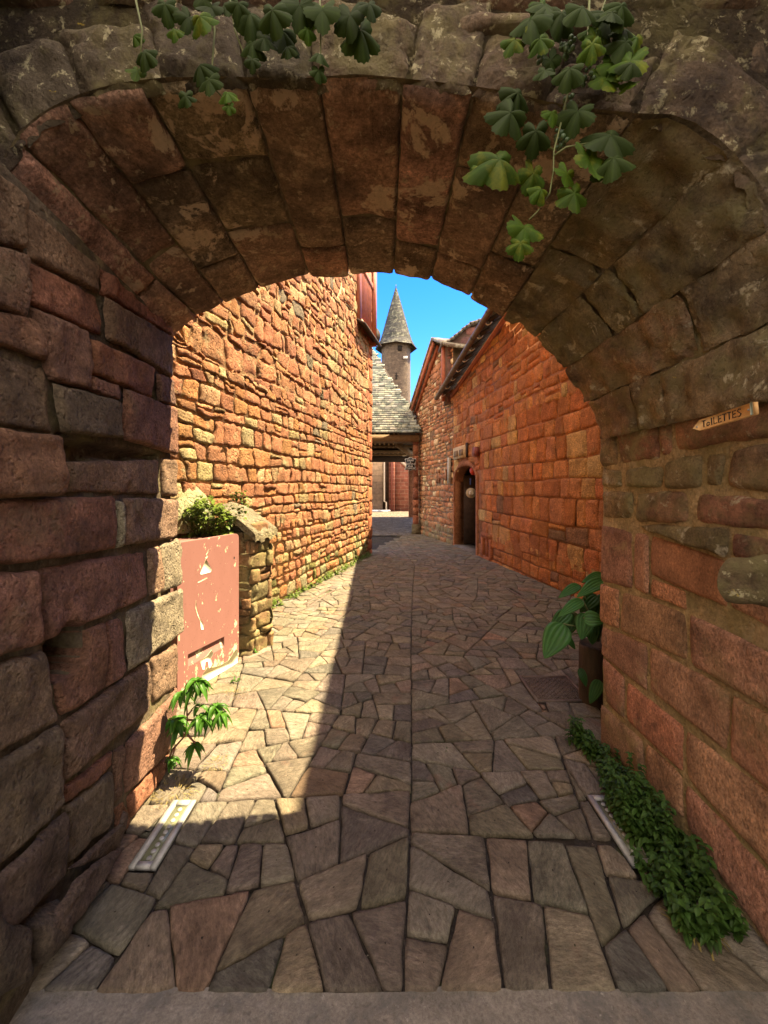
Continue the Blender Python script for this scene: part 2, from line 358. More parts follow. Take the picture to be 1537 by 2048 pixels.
def aspect(p):
    q = np.array(p)-np.mean(p, axis=0); w, v = np.linalg.eigh(np.cov(q.T)+1e-9*np.eye(2)); return math.sqrt(w[1]/w[0]), v[:, 1], q.mean(0)
flags = []
def split(p, dep=0):
    A = area(p); c = np.mean(p, axis=0); y = c[1]
    thr = (.056 if y < 2.3 else (.050 if y < 3.6 else .042))*math.exp(min(.45, rs.gauss(-.05, .5)))
    if A < thr or dep > 14: flags.append(p); return
    asp, ax, _ = aspect(p); best = None
    for t in range(22):
        q = np.array(p); lo, hi = (q@ax).min(), (q@ax).max()
        if asp > 1.35 or rs.random() < .5: n = ax
        else: n = np.array((-ax[1], ax[0])); lo, hi = (q@n).min(), (q@n).max()
        an = rs.gauss(0, .2) if rs.random() < .82 else rs.uniform(-.6, .6)
        n2 = np.array((n[0]*math.cos(an)-n[1]*math.sin(an), n[0]*math.sin(an)+n[1]*math.cos(an)))
        pt = c+n*rs.uniform(-.16, .16)*(hi-lo); cc = float(pt@n2)
        p1, p2 = clip(p, n2, cc), clip(p, -n2, -cc)
        if len(p1) < 3 or len(p2) < 3: continue
        sc_ = min(area(p1), area(p2))/A-.13*max(aspect(p1)[0], aspect(p2)[0])
        if min(area(p1), area(p2)) < .12*A: sc_ -= .5
        for w in (p1, p2):
            w_ = [u for k, u in enumerate(w) if math.hypot(u[0]-w[k-1][0], u[1]-w[k-1][1]) > .01]
            if len(w_) < 4: sc_ -= .22
            for k in range(len(w_)):
                v1 = np.array(w_[k-1])-np.array(w_[k]); v2 = np.array(w_[(k+1) % len(w_)])-np.array(w_[k]); ca = (v1@v2)/(np.linalg.norm(v1)*np.linalg.norm(v2)+1e-9)
                if ca > .6: sc_ -= (ca-.6)*1.1
        sc_ += rs.uniform(0, .10)
        if best is None or sc_ > best[0]: best = (sc_, p1, p2)
    if best is None: flags.append(p); return
    split(best[1], dep+1); split(best[2], dep+1)
yl = [(1.272, 1.272), (1.98, 2.12), (3.0, 2.75), (4.4, 4.1), (6.3, 6.5), (8.63, 8.63)]      # (at the wall, at the long joint)
yr = [(1.272, 1.272), (1.75, 1.86), (2.75, 2.5), (3.6, 3.85), (6.2, 5.8), (8.63, 8.63)]
for i in range(5):
    (a0, b0), (a1, b1) = yl[i], yl[i+1]; split([(-1.8+.08*i, a0), (jx(b0), b0), (jx(b1), b1), (-1.8+.12*i, a1)])
    (a0, b0), (a1, b1) = yr[i], yr[i+1]; split([(jx(b0), b0), (1.5 if i == 0 else 3.2, a0), (1.6 if i == 0 else 3.1, a1), (jx(b1), b1)])
split([(-1.0, 8.63), (jx(8.63), 8.63), (jx(15.3), 15.3), (-1.0, 15.3)]); split([(jx(8.63), 8.63), (2.7, 8.63), (2.3, 15.3), (jx(15.3), 15.3)])
pv = MB()
COV = (1.139, 1.56, 2.99, 3.40)   # manhole frame
LIGHTS = [(-1.078, -.952, 1.672, 2.044), (1.046, 1.17, 1.685, 2.075)]
fpal = [(.225, .192, .138), (.205, .178, .132), (.245, .20, .134), (.22, .193, .145), (.28, .19, .125), (.27, .23, .16), (.165, .148, .122)]
cut = []
for p in flags:
    pcs = [p]
    for (x0, x1, y0, y1) in [COV]+LIGHTS:
        nw = []
        for q in pcs:
            if max(t[0] for t in q) < x0 or min(t[0] for t in q) > x1 or max(t[1] for t in q) < y0 or min(t[1] for t in q) > y1: nw.append(q); continue
            mid = clip(clip(q, (1, 0), x1), (-1, 0), -x0)
            for w in (clip(q, (1, 0), x0), clip(q, (-1, 0), -x1), clip(mid, (0, 1), y0) if len(mid) > 2 else [], clip(mid, (0, -1), -y1) if len(mid) > 2 else []):
                if len(w) > 2 and area(w) > .0035 and aspect(w)[0] < 7: nw.append(w)
        pcs = nw
    cut += pcs
flags = cut
for i, poly in enumerate(flags):
    x, y = np.mean(poly, axis=0)
    if x < LX(y)-.12 or x > RX(y)+.15: continue
    P = np.array(poly)
    y = P[:, 1].mean(); c = P.mean(0); res = .028 if y < 3.2 else (.06 if y < 6 else .11)
    ring = []
    for t in range(len(P)):
        a, b = P[t], P[(t+1) % len(P)]; L = np.linalg.norm(b-a)
        if L < .012: continue
        ns = max(1, int(L/res))
        for s in range(ns):
            if s == 0 and ns > 1:
                ring.append(a*.5+.25*(a+(b-a)*min(.4, .016/L))+.25*(a+(P[t-1]-a)*min(.4, .016/max(.01, np.linalg.norm(P[t-1]-a))))); continue
            ring.append(a+(b-a)*(s/ns))
    ring = np.array(ring)
    if len(ring) < 4: continue
    gap = rs.uniform(.003, .007)*(1.3 if y < 2.4 else .9)
    dv = ring-c; ln = np.linalg.norm(dv, axis=1)[:, None]
    jg = fbm(ring[:, 0]*13, ring[:, 1]*13, i*1.7, 11, 2)[:, None]
    ring = c+dv/ln*(ln-gap*.9+min(.010, .09*ln.min())*jg)
    h0 = rs.uniform(-.004, .006); tx, ty = rs.uniform(-.015, .015), rs.uniform(-.012, .012)
    rows = []
    for f, dz in ((1, -.022), (.995, -.006), (1-.014/max(.05, ln.mean()), 0), (.72, 0), (.4, 0), (.03, 0)):
        rp = c+(ring-c)*f
        z = zg(rp[:, 1])+h0+tx*(rp[:, 0]-c[0])+ty*(rp[:, 1]-c[1])+dz+(.0055*fbm(rp[:, 0]*8, rp[:, 1]*13, i, 21, 3) if dz > -.01 else 0)
        rows.append(np.column_stack([rp, z]))
    pv.grid(np.array(rows), jcol(fpal, [5, 4, 3, 5, .8, 1, 1.5], j=.16), closed=True)
tag(pv.build('pavement', M['flag']), kind='structure')
# ================================================================ GATEHOUSE
gate = thing('stone_gatehouse', 'dark weathered stone archway the view looks through, with deep vault and side walls', 'archway', (0, 1.3, 0))
PL = lambda u, v, h: np.stack([-.954-.1217*u+h, u+0*h, v+0*h], -1)
PR = lambda u, v, h: np.stack([1.33-h+0*u, u+0*h, v+0*h], -1)
def lp(px, py): r = (px-CX)/F; y = -.954/(r+.1217); return (y, Z(py, y))
def rp_(px, py): r = (px-CX)/F; y = 1.33/r; return (y, Z(py, y))
Lq = [
 [(-60,280),(60,398),(60,502),(-60,474)], [(62,402),(205,532),(205,588),(64,516)], [(207,534),(345,664),(346,672),(207,588)],
 [(65,520),(205,590),(214,675),(66,607)], [(207,590),(346,674),(350,757),(217,678)], [(-60,480),(60,505),(60,640),(-60,590)],
 [(-60,600),(88,640),(100,725),(-60,672)],
 [(66,612),(178,660),(180,780),(104,762)], [(180,676),(312,733),(312,800),(182,745)], [(316,745),(350,760),(351,814),(317,802)],
 [(181,750),(236,770),(240,802),(182,782)], [(105,764),(240,803),(239,878),(118,865)], [(245,775),(352,817),(354,912),(243,880)],
 [(-60,684),(101,730),(114,868),(-60,845)], [(-60,850),(123,872),(129,991),(-60,1000)], [(131,923),(325,919),(326,991),(133,987)],
 [(328,915),(355,918),(358,994),(329,991)], [(-60,1004),(236,990),(237,1098),(-60,1142)], [(238,1000),(246,1000),(248,1095),(239,1097)],
 [(247,995),(356,998),(361,1075),(249,1092)],
 [(-60,1150),(74,1139),(82,1290),(-60,1338)], [(80,1136),(298,1100),(302,1193),(88,1290)], [(302,1098),(323,1090),(325,1184),(305,1193)],
 [(326,1088),(363,1076),(366,1170),(328,1187)],
 [(-60,1345),(100,1298),(125,1440),(-60,1545)], [(104,1296),(215,1243),(217,1378),(130,1438)], [(219,1241),(255,1228),(257,1348),(221,1376)],
 [(259,1222),(367,1175),(370,1262),(260,1344)],
 [(-60,1555),(126,1448),(130,1610),(-60,1790)], [(129,1444),(303,1321),(308,1410),(133,1570)], [(306,1318),(358,1286),(360,1374),(310,1408)],
 [(134,1574),(232,1500),(232,1532),(134,1610)], [(134,1614),(232,1537),(230,1645),(130,1738)], [(235,1500),(253,1488),(248,1600),(234,1612)],
 [(256,1486),(350,1388),(346,1500),(256,1592)], [(-60,1798),(125,1618),(130,1745),(-60,1940)], [(132,1742),(232,1645),(246,1620),(238,1700)],
 [(60,1860),(130,1755),(232,1690),(100,1880)], [(348,1388),(362,1372),(352,1490),(340,1510)], [(258,1596),(346,1503),(332,1548),(270,1640)], [(236,1616),(256,1598),(268,1642),(240,1692)]]
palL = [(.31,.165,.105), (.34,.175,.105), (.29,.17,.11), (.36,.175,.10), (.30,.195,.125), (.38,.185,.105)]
hole = lp(140, 1300)
def dentL(u, v):
    e = ((u-hole[0])/.095)**2+((v-hole[1])/.085)**2
    d = .29*np.clip((1.2-e)*3, 0, 1)
    a, b = lp(124, 0)[0], lp(322, 0)[0]
    t = (u-a)/(b-a); top = lp(124, 868)[1]*(1-t)+lp(322, 912)[1]*t; bot = lp(124, 924)[1]*(1-t)+lp(322, 918)[1]*t
    ins = (u > a) & (u < b) & (v < top-.0) & (v > bot)
    return d+np.where(ins, .07, 0)
pm = MB()
sheet(pm, PL, 1.0, 2.37, -.05, 2.55, .025, lambda U, V: -.022+.006*fbm(U*12, V*12)-dentL(U, V), (.13, .10, .065))  # mortar tone lowered to imitate occlusion between the blocks
pm.build('mortar', M['mortar_dark'], gate)
pl = MB()
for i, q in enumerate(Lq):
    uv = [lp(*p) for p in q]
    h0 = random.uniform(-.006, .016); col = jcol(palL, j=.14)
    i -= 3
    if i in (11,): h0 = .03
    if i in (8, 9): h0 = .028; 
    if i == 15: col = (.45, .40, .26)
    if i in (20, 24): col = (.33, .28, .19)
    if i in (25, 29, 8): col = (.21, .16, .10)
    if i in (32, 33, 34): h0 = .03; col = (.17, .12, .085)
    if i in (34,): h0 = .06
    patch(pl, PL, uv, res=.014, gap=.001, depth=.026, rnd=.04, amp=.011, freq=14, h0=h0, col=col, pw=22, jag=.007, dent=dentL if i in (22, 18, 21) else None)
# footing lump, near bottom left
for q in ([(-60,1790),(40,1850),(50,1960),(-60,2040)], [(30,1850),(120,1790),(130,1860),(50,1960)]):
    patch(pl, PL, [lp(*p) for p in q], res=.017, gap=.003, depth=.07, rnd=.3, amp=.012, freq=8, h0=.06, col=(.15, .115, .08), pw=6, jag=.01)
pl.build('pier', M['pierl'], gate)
Rq = [
 [(1199,1045),(1263,1062),(1262,1178),(1199,1163)], [(1266,1062),(1294,1070),(1296,1190),(1266,1180)], [(1298,1068),(1455,1122),(1452,1218),(1298,1150)],
 [(1298,1154),(1370,1182),(1372,1222),(1298,1192)], [(1460,1120),(1620,1180),(1620,1300),(1455,1215)], [(1199,1166),(1237,1180),(1236,1260),(1199,1245)],
 [(1240,1180),(1370,1225),(1371,1322),(1238,1262)], [(1374,1225),(1620,1345),(1620,1470),(1374,1328)], [(1199,1249),(1293,1290),(1292,1385),(1199,1308)],
 [(1296,1290),(1458,1383),(1452,1508),(1294,1380)], [(1461,1387),(1620,1480),(1620,1660),(1456,1515)], [(1203,1312),(1246,1355),(1247,1440),(1212,1408)],
 [(1250,1360),(1363,1452),(1365,1550),(1249,1440)], [(1366,1455),(1620,1650),(1620,1830),(1368,1555)], [(1198,1405),(1283,1480),(1290,1570),(1198,1490)],
 [(1286,1480),(1362,1552),(1366,1640),(1290,1572)], [(1366,1560),(1620,1840),(1620,2020),(1370,1650)],
 [(1205,1255),(1215,1262),(1216,1300),(1205,1292)],
 [(1199,858),(1228,860),(1238,935),(1199,935)], [(1231,857),(1314,842),(1318,918),(1235,933)], [(1317,832),(1340,832),(1342,915),(1320,918)],
 [(1199,938),(1240,938),(1243,976),(1199,976)], [(1245,938),(1324,928),(1322,976),(1245,976)], [(1200,980),(1264,985),(1264,1040),(1200,1040)],
 [(1268,983),(1376,980),(1374,1048),(1268,1045)], [(1327,922),(1342,918),(1402,907),(1402,975),(1327,978)][:1]+[(1342,918),(1402,907),(1402,978)][1:]+[(1327,978)],
 [(1405,905),(1450,900),(1440,975),(1405,977)], [(1455,898),(1620,868),(1620,1000),(1450,975)], [(1380,982),(1620,1005),(1620,1080),(1378,1048)],
 [(1268,1048),(1455,1052),(1455,1118),(1298,1064)], [(1458,1060),(1620,1085),(1620,1170),(1458,1116)],
 [(1345,830),(1620,755),(1620,862),(1345,905)]]
palR = [(.46,.23,.125), (.50,.24,.125), (.44,.24,.14), (.48,.27,.155), (.40,.21,.125)]
palM = [(.33,.20,.11), (.36,.24,.12), (.38,.19,.11), (.30,.23,.11)]
rm = MB()
sheet(rm, PR, .9, 2.45, -.05, 2.0, .03, lambda U, V: -.012+.006*fbm(U*12, V*12), (.38, .28, .14))
rm.build('mortar', M['mortar_dark'], gate)
ra, rb2 = MB(), MB()
for i, q in enumerate(Rq):
    uv = [rp_(*p) for p in q]
    if i < 18: patch(ra, PR, uv, res=.017, gap=.0025, depth=.016, rnd=.12, amp=.004, freq=9, h0=random.uniform(0, .006), col=jcol(palR, j=.12), pw=14, jag=.005, tilt=.003)
    else: patch(rb2, PR, uv, res=.017, gap=.0035, depth=.022, rnd=.25, amp=.009, freq=9, h0=random.uniform(0, .012), col=jcol(palM, j=.15), pw=8, jag=.009)
ra.build('pier', M['pierr'], gate); rb2.build('pier', M['pierm'], gate)['label'] = 'mossy upper stones of the right-hand pier'
# vault
ring_px = [(346,690),(353,668),(380,645),(415,625),(450,606),(520,577),(560,564),(620,552),(660,550),(700,545),(740,541),(790,546),(855,558),(900,572),(975,612),(1030,640),(1062,655),(1090,690),(1130,738),(1165,788),(1187,832),(1199,880)]
RP = np.array([(X(a, 2.4), Z(b, 2.4)) for a, b in ring_px])
def catmull(P, k=12):
    out = []
    for i in range(len(P)-1):
        p0, p1, p2, p3 = P[max(i-1, 0)], P[i], P[i+1], P[min(i+2, len(P)-1)]
        for t in np.arange(k)/k: out.append(.5*((2*p1)+(-p0+p2)*t+(2*p0-5*p1+4*p2-p3)*t*t+(-p0+3*p1-3*p2+p3)*t**3))
    out.append(P[-1]); return np.array(out)
RC = catmull(RP); sm = RC.copy()
for _ in range(6): sm[1:-1] = (sm[:-2]+2*sm[1:-1]+sm[2:])/4
RC = sm; SL = np.concatenate([[0], np.cumsum(np.linalg.norm(np.diff(RC, axis=0), axis=1))]); SM = SL[-1]
TG = np.gradient(RC, axis=0); TG /= np.linalg.norm(TG, axis=1)[:, None]
for _ in range(10): TG[1:-1] = (TG[:-2]+TG[1:-1]+TG[2:])/3
S1, S2 = float(np.interp(X(450, 2.4), RC[:, 0], SL)), float(np.interp(X(1090, 2.4), RC[:, 0], SL))
def flare(s, y):
    f = .13*np.exp(-((s-S1)/.42)**2)+.24*np.exp(-((s-S2)/.50)**2); e_ = np.clip(np.minimum(s, SM-s)/.25, 0, 1)
    return f*e_*np.clip((2.4-y)/1.1, 0, 1)**1.3
def PV(s, y, h):
    h = h-flare(s, y)
    x = np.interp(s, SL, RC[:, 0]); z = np.interp(s, SL, RC[:, 1]); tx = np.interp(s, SL, TG[:, 0]); tz = np.interp(s, SL, TG[:, 1])
    ex = np.clip(s-SM, 0, None)-np.clip(-s, 0, None)*0
    return np.stack([x+tz*h, y+0*h, z-tx*h], -1)
def s_of(px): return float(np.interp(X(px, 2.4), RC[:, 0], SL))
js = [0]+[s_of(p) for p in (395, 450, 520, 620, 700, 788, 862, 940, 1010, 1075, 1130, 1175)]+[SM]
vm = MB()
sheet(vm, PV, 0, SM, 1.28, 2.4, .04, lambda U, V: -.020+.004*fbm(U*9, V*9), (.18, .14, .085))
vm.build('mortar', M['mortar_dark'], gate)
vw = MB(); vv = MB(); palV = [(.34,.22,.135), (.30,.21,.125), (.40,.23,.15), (.31,.23,.14), (.27,.20,.12)]
for i in range(len(js)-1):
    cuts = [1.285]; 
    nc = random.choice([1, 1, 2])
    cuts += sorted(random.uniform(1.55, 2.15) for _ in range(nc)); cuts = [c for t, c in enumerate(cuts) if t == 0 or c-cuts[t-1] > .16]+[2.415+random.uniform(-.02, .02)]
    h0 = random.uniform(-.004, .012)
    for k in range(len(cuts)-1):
        sl = lambda: random.uniform(-.012, .012)
        q = [(js[i], cuts[k]), (js[i+1], cuts[k]+sl()), (js[i+1], cuts[k+1]+sl()), (js[i], cuts[k+1])]
        if i < 9: patch(vv, PV, q, res=.015, gap=.002, depth=.022, rnd=.05, amp=.010, freq=9, h0=h0+random.uniform(-.004, .004), col=jcol(palV, j=.18), pw=20, jag=.007, tilt=.004)
        else: patch(vw, PV, q, res=.015, gap=.0, depth=.008, rnd=.1, amp=.020, freq=14, h0=h0+random.uniform(-.004, .004), col=jcol([(.30,.22,.12), (.34,.23,.13), (.27,.22,.12)], j=.12), pw=10, jag=.014, tilt=.004)
vv.build('vault', M['vault'], gate); vw.build('vault', M['pierm'], gate)['label'] = 'rough mossy right haunch of the vault'
# arch face towards the viewer
PF = lambda s, r, h: PV(s, 1.28-h, -r)
fr = MB(); ff = MB()
s = 0; 
fj = [0]+[s_of(p)+random.uniform(-.02, .02) for p in (400, 470, 540, 620, 700, 788, 865, 930, 1010, 1080, 1140)]+[SM]
for i in range(len(fj)-1):
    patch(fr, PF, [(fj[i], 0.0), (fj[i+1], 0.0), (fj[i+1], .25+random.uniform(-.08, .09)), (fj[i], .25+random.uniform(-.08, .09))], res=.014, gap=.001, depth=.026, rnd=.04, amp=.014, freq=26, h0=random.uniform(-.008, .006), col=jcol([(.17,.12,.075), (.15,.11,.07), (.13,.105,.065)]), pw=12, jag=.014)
PFF = lambda u, v, h: np.stack([u+0*h, 1.29-h, v+0*h], -1)
NR = PV(np.linspace(0, SM, 120), 1.3, np.zeros(120))[:, [0, 2]]
def skipf(cu, cv, q):
    d = min(np.hypot(NR[:, 0]-p[0], NR[:, 1]-p[1]).min() for p in q+((cu, cv),))
    zc = np.interp(cu, NR[:, 0], NR[:, 1])
    return d < .17 or (RC[0, 0] < cu < RC[-1, 0] and cv < zc+.2)
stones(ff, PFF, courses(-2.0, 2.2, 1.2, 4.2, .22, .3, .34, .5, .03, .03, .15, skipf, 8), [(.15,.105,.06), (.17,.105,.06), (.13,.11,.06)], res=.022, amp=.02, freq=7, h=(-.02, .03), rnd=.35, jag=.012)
fo = fr.build('arch_ring', M['front'], gate); ff.build('facade', M['front'], gate)
# solid core
core = MB()
si = np.linspace(0, SM, 45)
def sect(y):
    q = PV(si, y, np.full(45, -.03)); off = [(float(a), float(b)) for a, b in zip(q[:, 0], q[:, 2])]; off[0] = (-1.30, 2.50); off[-1] = (1.365, 1.90)
    return [(-4.5, y, -.3), (-4.5, y, 7.2), (4.6, y, 7.2), (4.6, y, -.3), (1.365, y, -.3)]+[(a, y, b) for a, b in off[::-1]]+[(-1.30, y, -.3)]
fa, ba = sect(1.30), sect(2.36); nn_ = len(fa)
core.poly(fa+ba, [tuple(range(nn_))[::-1], tuple(range(nn_, 2*nn_))]+[(i, (i+1) % nn_, nn_+(i+1) % nn_, nn_+i) for i in range(nn_)])
# keep the core behind the slanted left pier
core2 = MB()
core2.prism([(-1.33, 1.0), (-1.43, 2.34), (-4.5, 2.34), (-4.5, 1.0)], 'z', -.3, 2.5)
cc = []
for a in core.v: a[:, 0] = np.where((a[:, 0] < -1.2) & (a[:, 0] > -1.4) & (a[:, 2] < 2.55), -1.44, a[:, 0])
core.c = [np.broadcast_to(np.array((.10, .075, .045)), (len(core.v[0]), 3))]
core.build('wall_core', M['front'], gate, smooth=False)
# flank walls on the viewer's side
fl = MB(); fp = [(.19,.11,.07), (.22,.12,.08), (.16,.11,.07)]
stones(fl, lambda u, v, h: PL(np.minimum(u, 1.06)+0*h, v, h), courses(-1.6, 1.05, -.05, 3.6, .24, .3, .36, .4, .02, .02, .1, None, 31), fp, res=.05, amp=.01, rnd=.2)
fl.prism([(-1.10, 1.0), (-.78, -1.6), (-1.9, -1.6), (-1.9, 1.28), (-1.45, 1.28), (-1.40, 1.02)], 'z', -.3, 3.6, (.15, .1, .07))
fl.build('flank_wall', M['front'], gate, smooth=True); fl = MB()
stones(fl, lambda u, v, h: PR(u, v, h), courses(-1.6, 1.14, -.05, 3.6, .26, .3, .42, .4, .02, .02, .1, None, 32), fp, res=.05, amp=.01, rnd=.2)
fl.prism([(1.345, -1.6), (1.345, 1.28), (2.2, 1.28), (2.2, -1.6)], 'z', -.3, 3.6, (.15, .1, .07))
fl.build('flank_wall', M['front'], gate, smooth=True)
# ================================================================ LEFT RUBBLE HOUSE
lh = thing('rubble_house', 'tall sunlit house wall of rough orange rubble along the left of the alley', 'house', (-1.2, 6, 0))
dL = np.array((.24, 1.0)); dL /= np.linalg.norm(dL); nL = np.array((dL[1], -dL[0]))
OL = np.array((-2.83+.24*2.45, 2.45)); LL = float((10.5-2.45)/dL[1])
def PLH(u, v, h):
    return np.stack([OL[0]+dL[0]*u+nL[0]*h, OL[1]+dL[1]*u+nL[1]*h, v+0*u], -1)
def uL(y): return (y-2.45)/dL[1]
palB = [(.47,.215,.105), (.50,.25,.12), (.43,.185,.09), (.48,.30,.15), (.52,.39,.19), (.38,.27,.13), (.48,.23,.09), (.25,.20,.13)]
wB = [6, 4, 5, 2.2, 1.2, 1, 4, .7]
rb = MB()
bayu = (uL(9.2), uL(10.6)); bayz = 5.42
skq = lambda cu, cv, q: cu > LL-.28 or (cu > bayu[0] and cv > bayz) 
# lower wall: squarer blocks; upper wall: wilder rubble
def rubblecol(q):
    v = sum(p[1] for p in q)/4; u = sum(p[0] for p in q)/4
    if v < .45 and random.random() < .62-v: return jcol([(.17,.16,.05), (.24,.22,.09), (.12,.13,.04), (.42,.38,.20)], j=.2)
    return jcol(palB, wB, .18)
def rub(quads, **k):
    for q in quads: patch(rb, PLH, q, gap=random.uniform(.002, .008), h0=random.uniform(*k.get('hh', (-.01, .03))), col=rubblecol(q), **{a: b for a, b in k.items() if a != 'hh'})
rub(courses(0, LL, -.35, 1.0, .145, .4, .19, .5, .05, .03, .15, skq, 41), hh=(-.004, .018), res=.03, amp=.013, freq=13, rnd=.3, pw=8, depth=.04, jag=.022, tilt=.012)
rub(courses(0, LL, 1.0, 2.9, .19, .35, .235, .5, .06, .04, .14, skq, 42), hh=(-.004, .016), res=.03, amp=.012, freq=14, rnd=.15, pw=14, depth=.027, jag=.022, tilt=.007)
rub(courses(0, LL, 2.9, 8.0, .20, .45, .24, .65, .18, .08, .22, skq, 43), hh=(-.006, .02), res=.035, amp=.015, freq=12, rnd=.2, pw=12, depth=.03, jag=.035, tilt=.01)
rb.build('wall', M['rubble'], lh)
qn = MB()
z = -.3; k = 0
while z < 7.8:
    hh = random.uniform(.24, .38); wd = (.42 if k % 2 else .25)+random.uniform(-.03, .03)
    if z > bayz-.3 : pass
    patch(qn, PLH, [(LL-wd, z), (LL+.01, z), (LL+.01, z+hh), (LL-wd, z+hh)], res=.06, gap=.005, depth=.03, rnd=.05, amp=.006, h0=.014, col=jcol([(.50,.17,.075), (.44,.15,.07), (.52,.22,.10)]), pw=10)
    z += hh; k += 1
qn.build('quoins', M['ashlar'], lh)
hc = MB()
e0 = PLH(np.array(0.), np.array(0.), np.array(-.018)); e1 = PLH(np.array(LL), np.array(0.), np.array(-.018))
hc.prism([(e0[0], e0[1]), (e1[0], e1[1]), (e1[0]-4, e1[1]+1.2), (-7, 9), (-7, 2.45)], 'z', -.4, 8.0, (.48, .30, .15))
hc.build('wall_core', M['mortar_warm'], lh, smooth=False)
rf = MB()
rf.poly([(e0[0]+.5, 2.0, 7.9), (e1[0]+.5, 10.9, 7.9), (e1[0]-3, 10.9, 10.5), (-5.5, 2.0, 10.5), (e0[0]+.5, 2.0, 8.02), (e1[0]+.5, 10.9, 8.02), (e1[0]-3, 10.9, 10.62), (-5.5, 2.0, 10.62)],
        [(0,1,2,3), (4,7,6,5), (0,4,5,1), (1,5,6,2), (2,6,7,3), (3,7,4,0)], (.10, .10, .09))
rf.build('roof', M['slate'], lh, smooth=False)
# timber bay
by = MB(); sl = MB(); ld = MB()
def bx(mb, u0, u1, h0, h1, z0, z1, col=(1,1,1)):
    a = PLH(np.array(u0), np.array(z0), np.array(h0)); 
    mb.obox(a, (*(dL*(u1-u0)), 0), (*(nL*(h1-h0)), 0), (0, 0, z1-z0), col)
bx(by, bayu[0]-.02, bayu[0]+.20, -.05, .05, bayz, 7.9)            # near stone-red post
bx(by, bayu[1]-.16, bayu[1], -.05, .10, bayz-.1, 7.9); bx(by, bayu[0]+.2, bayu[1]-.16, -.05, .06, bayz+.0, bayz+.14)
bx(by, bayu[0]+.2, bayu[1]-.16, -.06, .055, 6.75, 6.88)
by.build('bay_frame', M['redwood'], lh, smooth=False)
bb = MB(); bx(bb, bayu[0]+.15, bayu[1]-.1, -.3, -.06, bayz, 7.9); bb.build('bay_panel', M['darkwood'], lh, smooth=False)
n = 9
for i in range(n):
    u = bayu[0]+.24+i*(bayu[1]-bayu[0]-.46)/n
    s_ = MB(); bx(s_, u, u+.045, -.05, .03, bayz+.1, 7.8); s_.build('slat', M['redwood'], lh, smooth=False)
a = PLH(np.array(bayu[0]-.05), np.array(bayz+.02), np.array(-.02)); b = PLH(np.array(bayu[1]+.05), np.array(bayz+.02), np.array(-.02))
ld.obox(a, b-a, (nL[0]*.22, nL[1]*.22, -.13), (nL[0]*.02, nL[1]*.02, .05)); ld.build('ledge', M['darkwood'], lh, smooth=False)
br = MB(); t = np.linspace(0, math.pi, 13)
cpt = PLH(np.array(LL+.06), np.array(5.62), np.array(.0))
prof = [(float(cpt[0])+.20*math.sin(q), float(cpt[2])+.22*math.cos(q)) for q in t]
br.prism([(float(cpt[0])-.05, float(cpt[2])+.22)]+prof+[(float(cpt[0])-.05, float(cpt[2])-.22)], 'y', float(cpt[1]), float(cpt[1])+.12)
br.build('bracket', M['darkwood'], lh, smooth=False)
# ================================================================ BUTTRESS
bt = thing('stone_buttress', 'low mossy rubble buttress with a sloping stone cap behind the pink cabinet', 'buttress', (-1.5, 4, 0))
f0, f1, f2, f3 = np.array((-2.15, 3.80)), np.array((-1.27, 3.82)), np.array((-1.14, 4.10)), np.array((-1.95, 4.42))
def edgeP(a, b):
    d = b-a; L = float(np.linalg.norm(d)); d = d/L; n = np.array((d[1], -d[0]))
    return L, (lambda u, v, h: np.stack([a[0]+d[0]*u+n[0]*h, a[1]+d[1]*u+n[1]*h, v+0*u], -1))
bw = MB(); pb = [(.20,.13,.065), (.24,.13,.065), (.17,.14,.07), (.27,.16,.08)]
for (a, b, sd) in ((f0, f1, 51), (f1, f2, 52), (f2, f3, 53)):
    L, P = edgeP(a, b); stones(bw, P, courses(0, L, -.05, 1.14, .13, .45, .22, .5, .03, .02, .15, None, sd), pb, gapr=(.0, .003), h=(-.01, .02), res=.022, amp=.016, freq=15, rnd=.1, pw=14, depth=.03, jag=.018)
bw.prism([tuple(f0+(0,.02)), tuple(f1+(-.02,.02)), tuple(f2+(-.03,-.01)), tuple(f3)], 'z', -.1, 1.12, (.12, .10, .05))
bw.build('wall', stone_mat('mossy_rubble', .5, ((MOSS, 3.5, .46, .58, .7), (LICH, 6, .58, .66, .7)), bump=.9, fine=45, bd=.015), bt)
cpn = MB()
S, T = np.meshgrid(np.linspace(0, 1, 26), np.linspace(0, 1, 22), indexing='ij')
A_, B_, C_, D_ = np.array((-1.62, 3.78, 1.40)), np.array((-1.22, 3.80, 1.14)), np.array((-1.10, 4.14, 1.17)), np.array((-1.70, 4.45, 1.44))
top = (A_*(1-S[..., None])+B_*S[..., None])*(1-T[..., None])+(D_*(1-S[..., None])+C_*S[..., None])*T[..., None]
top[..., 2] += .05*np.sin(S*math.pi)+.02*fbm(top[..., 0]*12, top[..., 1]*5, 0, 3)+.015*np.sign(np.sin(T*16))*(S > .7)
cpn.grid(top, (.26, .23, .15)); lo = top.copy(); lo[..., 2] -= .07+.02*fbm(top[..., 0]*9, top[..., 1]*9)
cpn.grid(lo, (.2, .17, .10))
for sl_ in (np.s_[0, :], np.s_[-1, :], np.s_[:, 0], np.s_[:, -1]): cpn.grid(np.stack([top[sl_], lo[sl_]]), (.3, .26, .16))
cpn.prism([(-2.05, 3.84), (-1.35, 3.86), (-1.3, 4.1), (-1.9, 4.4)], 'z', 1.05, 1.20, (.12, .10, .06))
cpn.build('cap_stone', M['rubble'], bt)
rk = MB()
S, T = np.meshgrid(np.linspace(0, 1, 20), np.linspace(0, 2*math.pi, 28, endpoint=False), indexing='ij')
rr = .5*(1+.25*fbm(np.cos(T)*1.5, np.sin(T)*1.5, S))
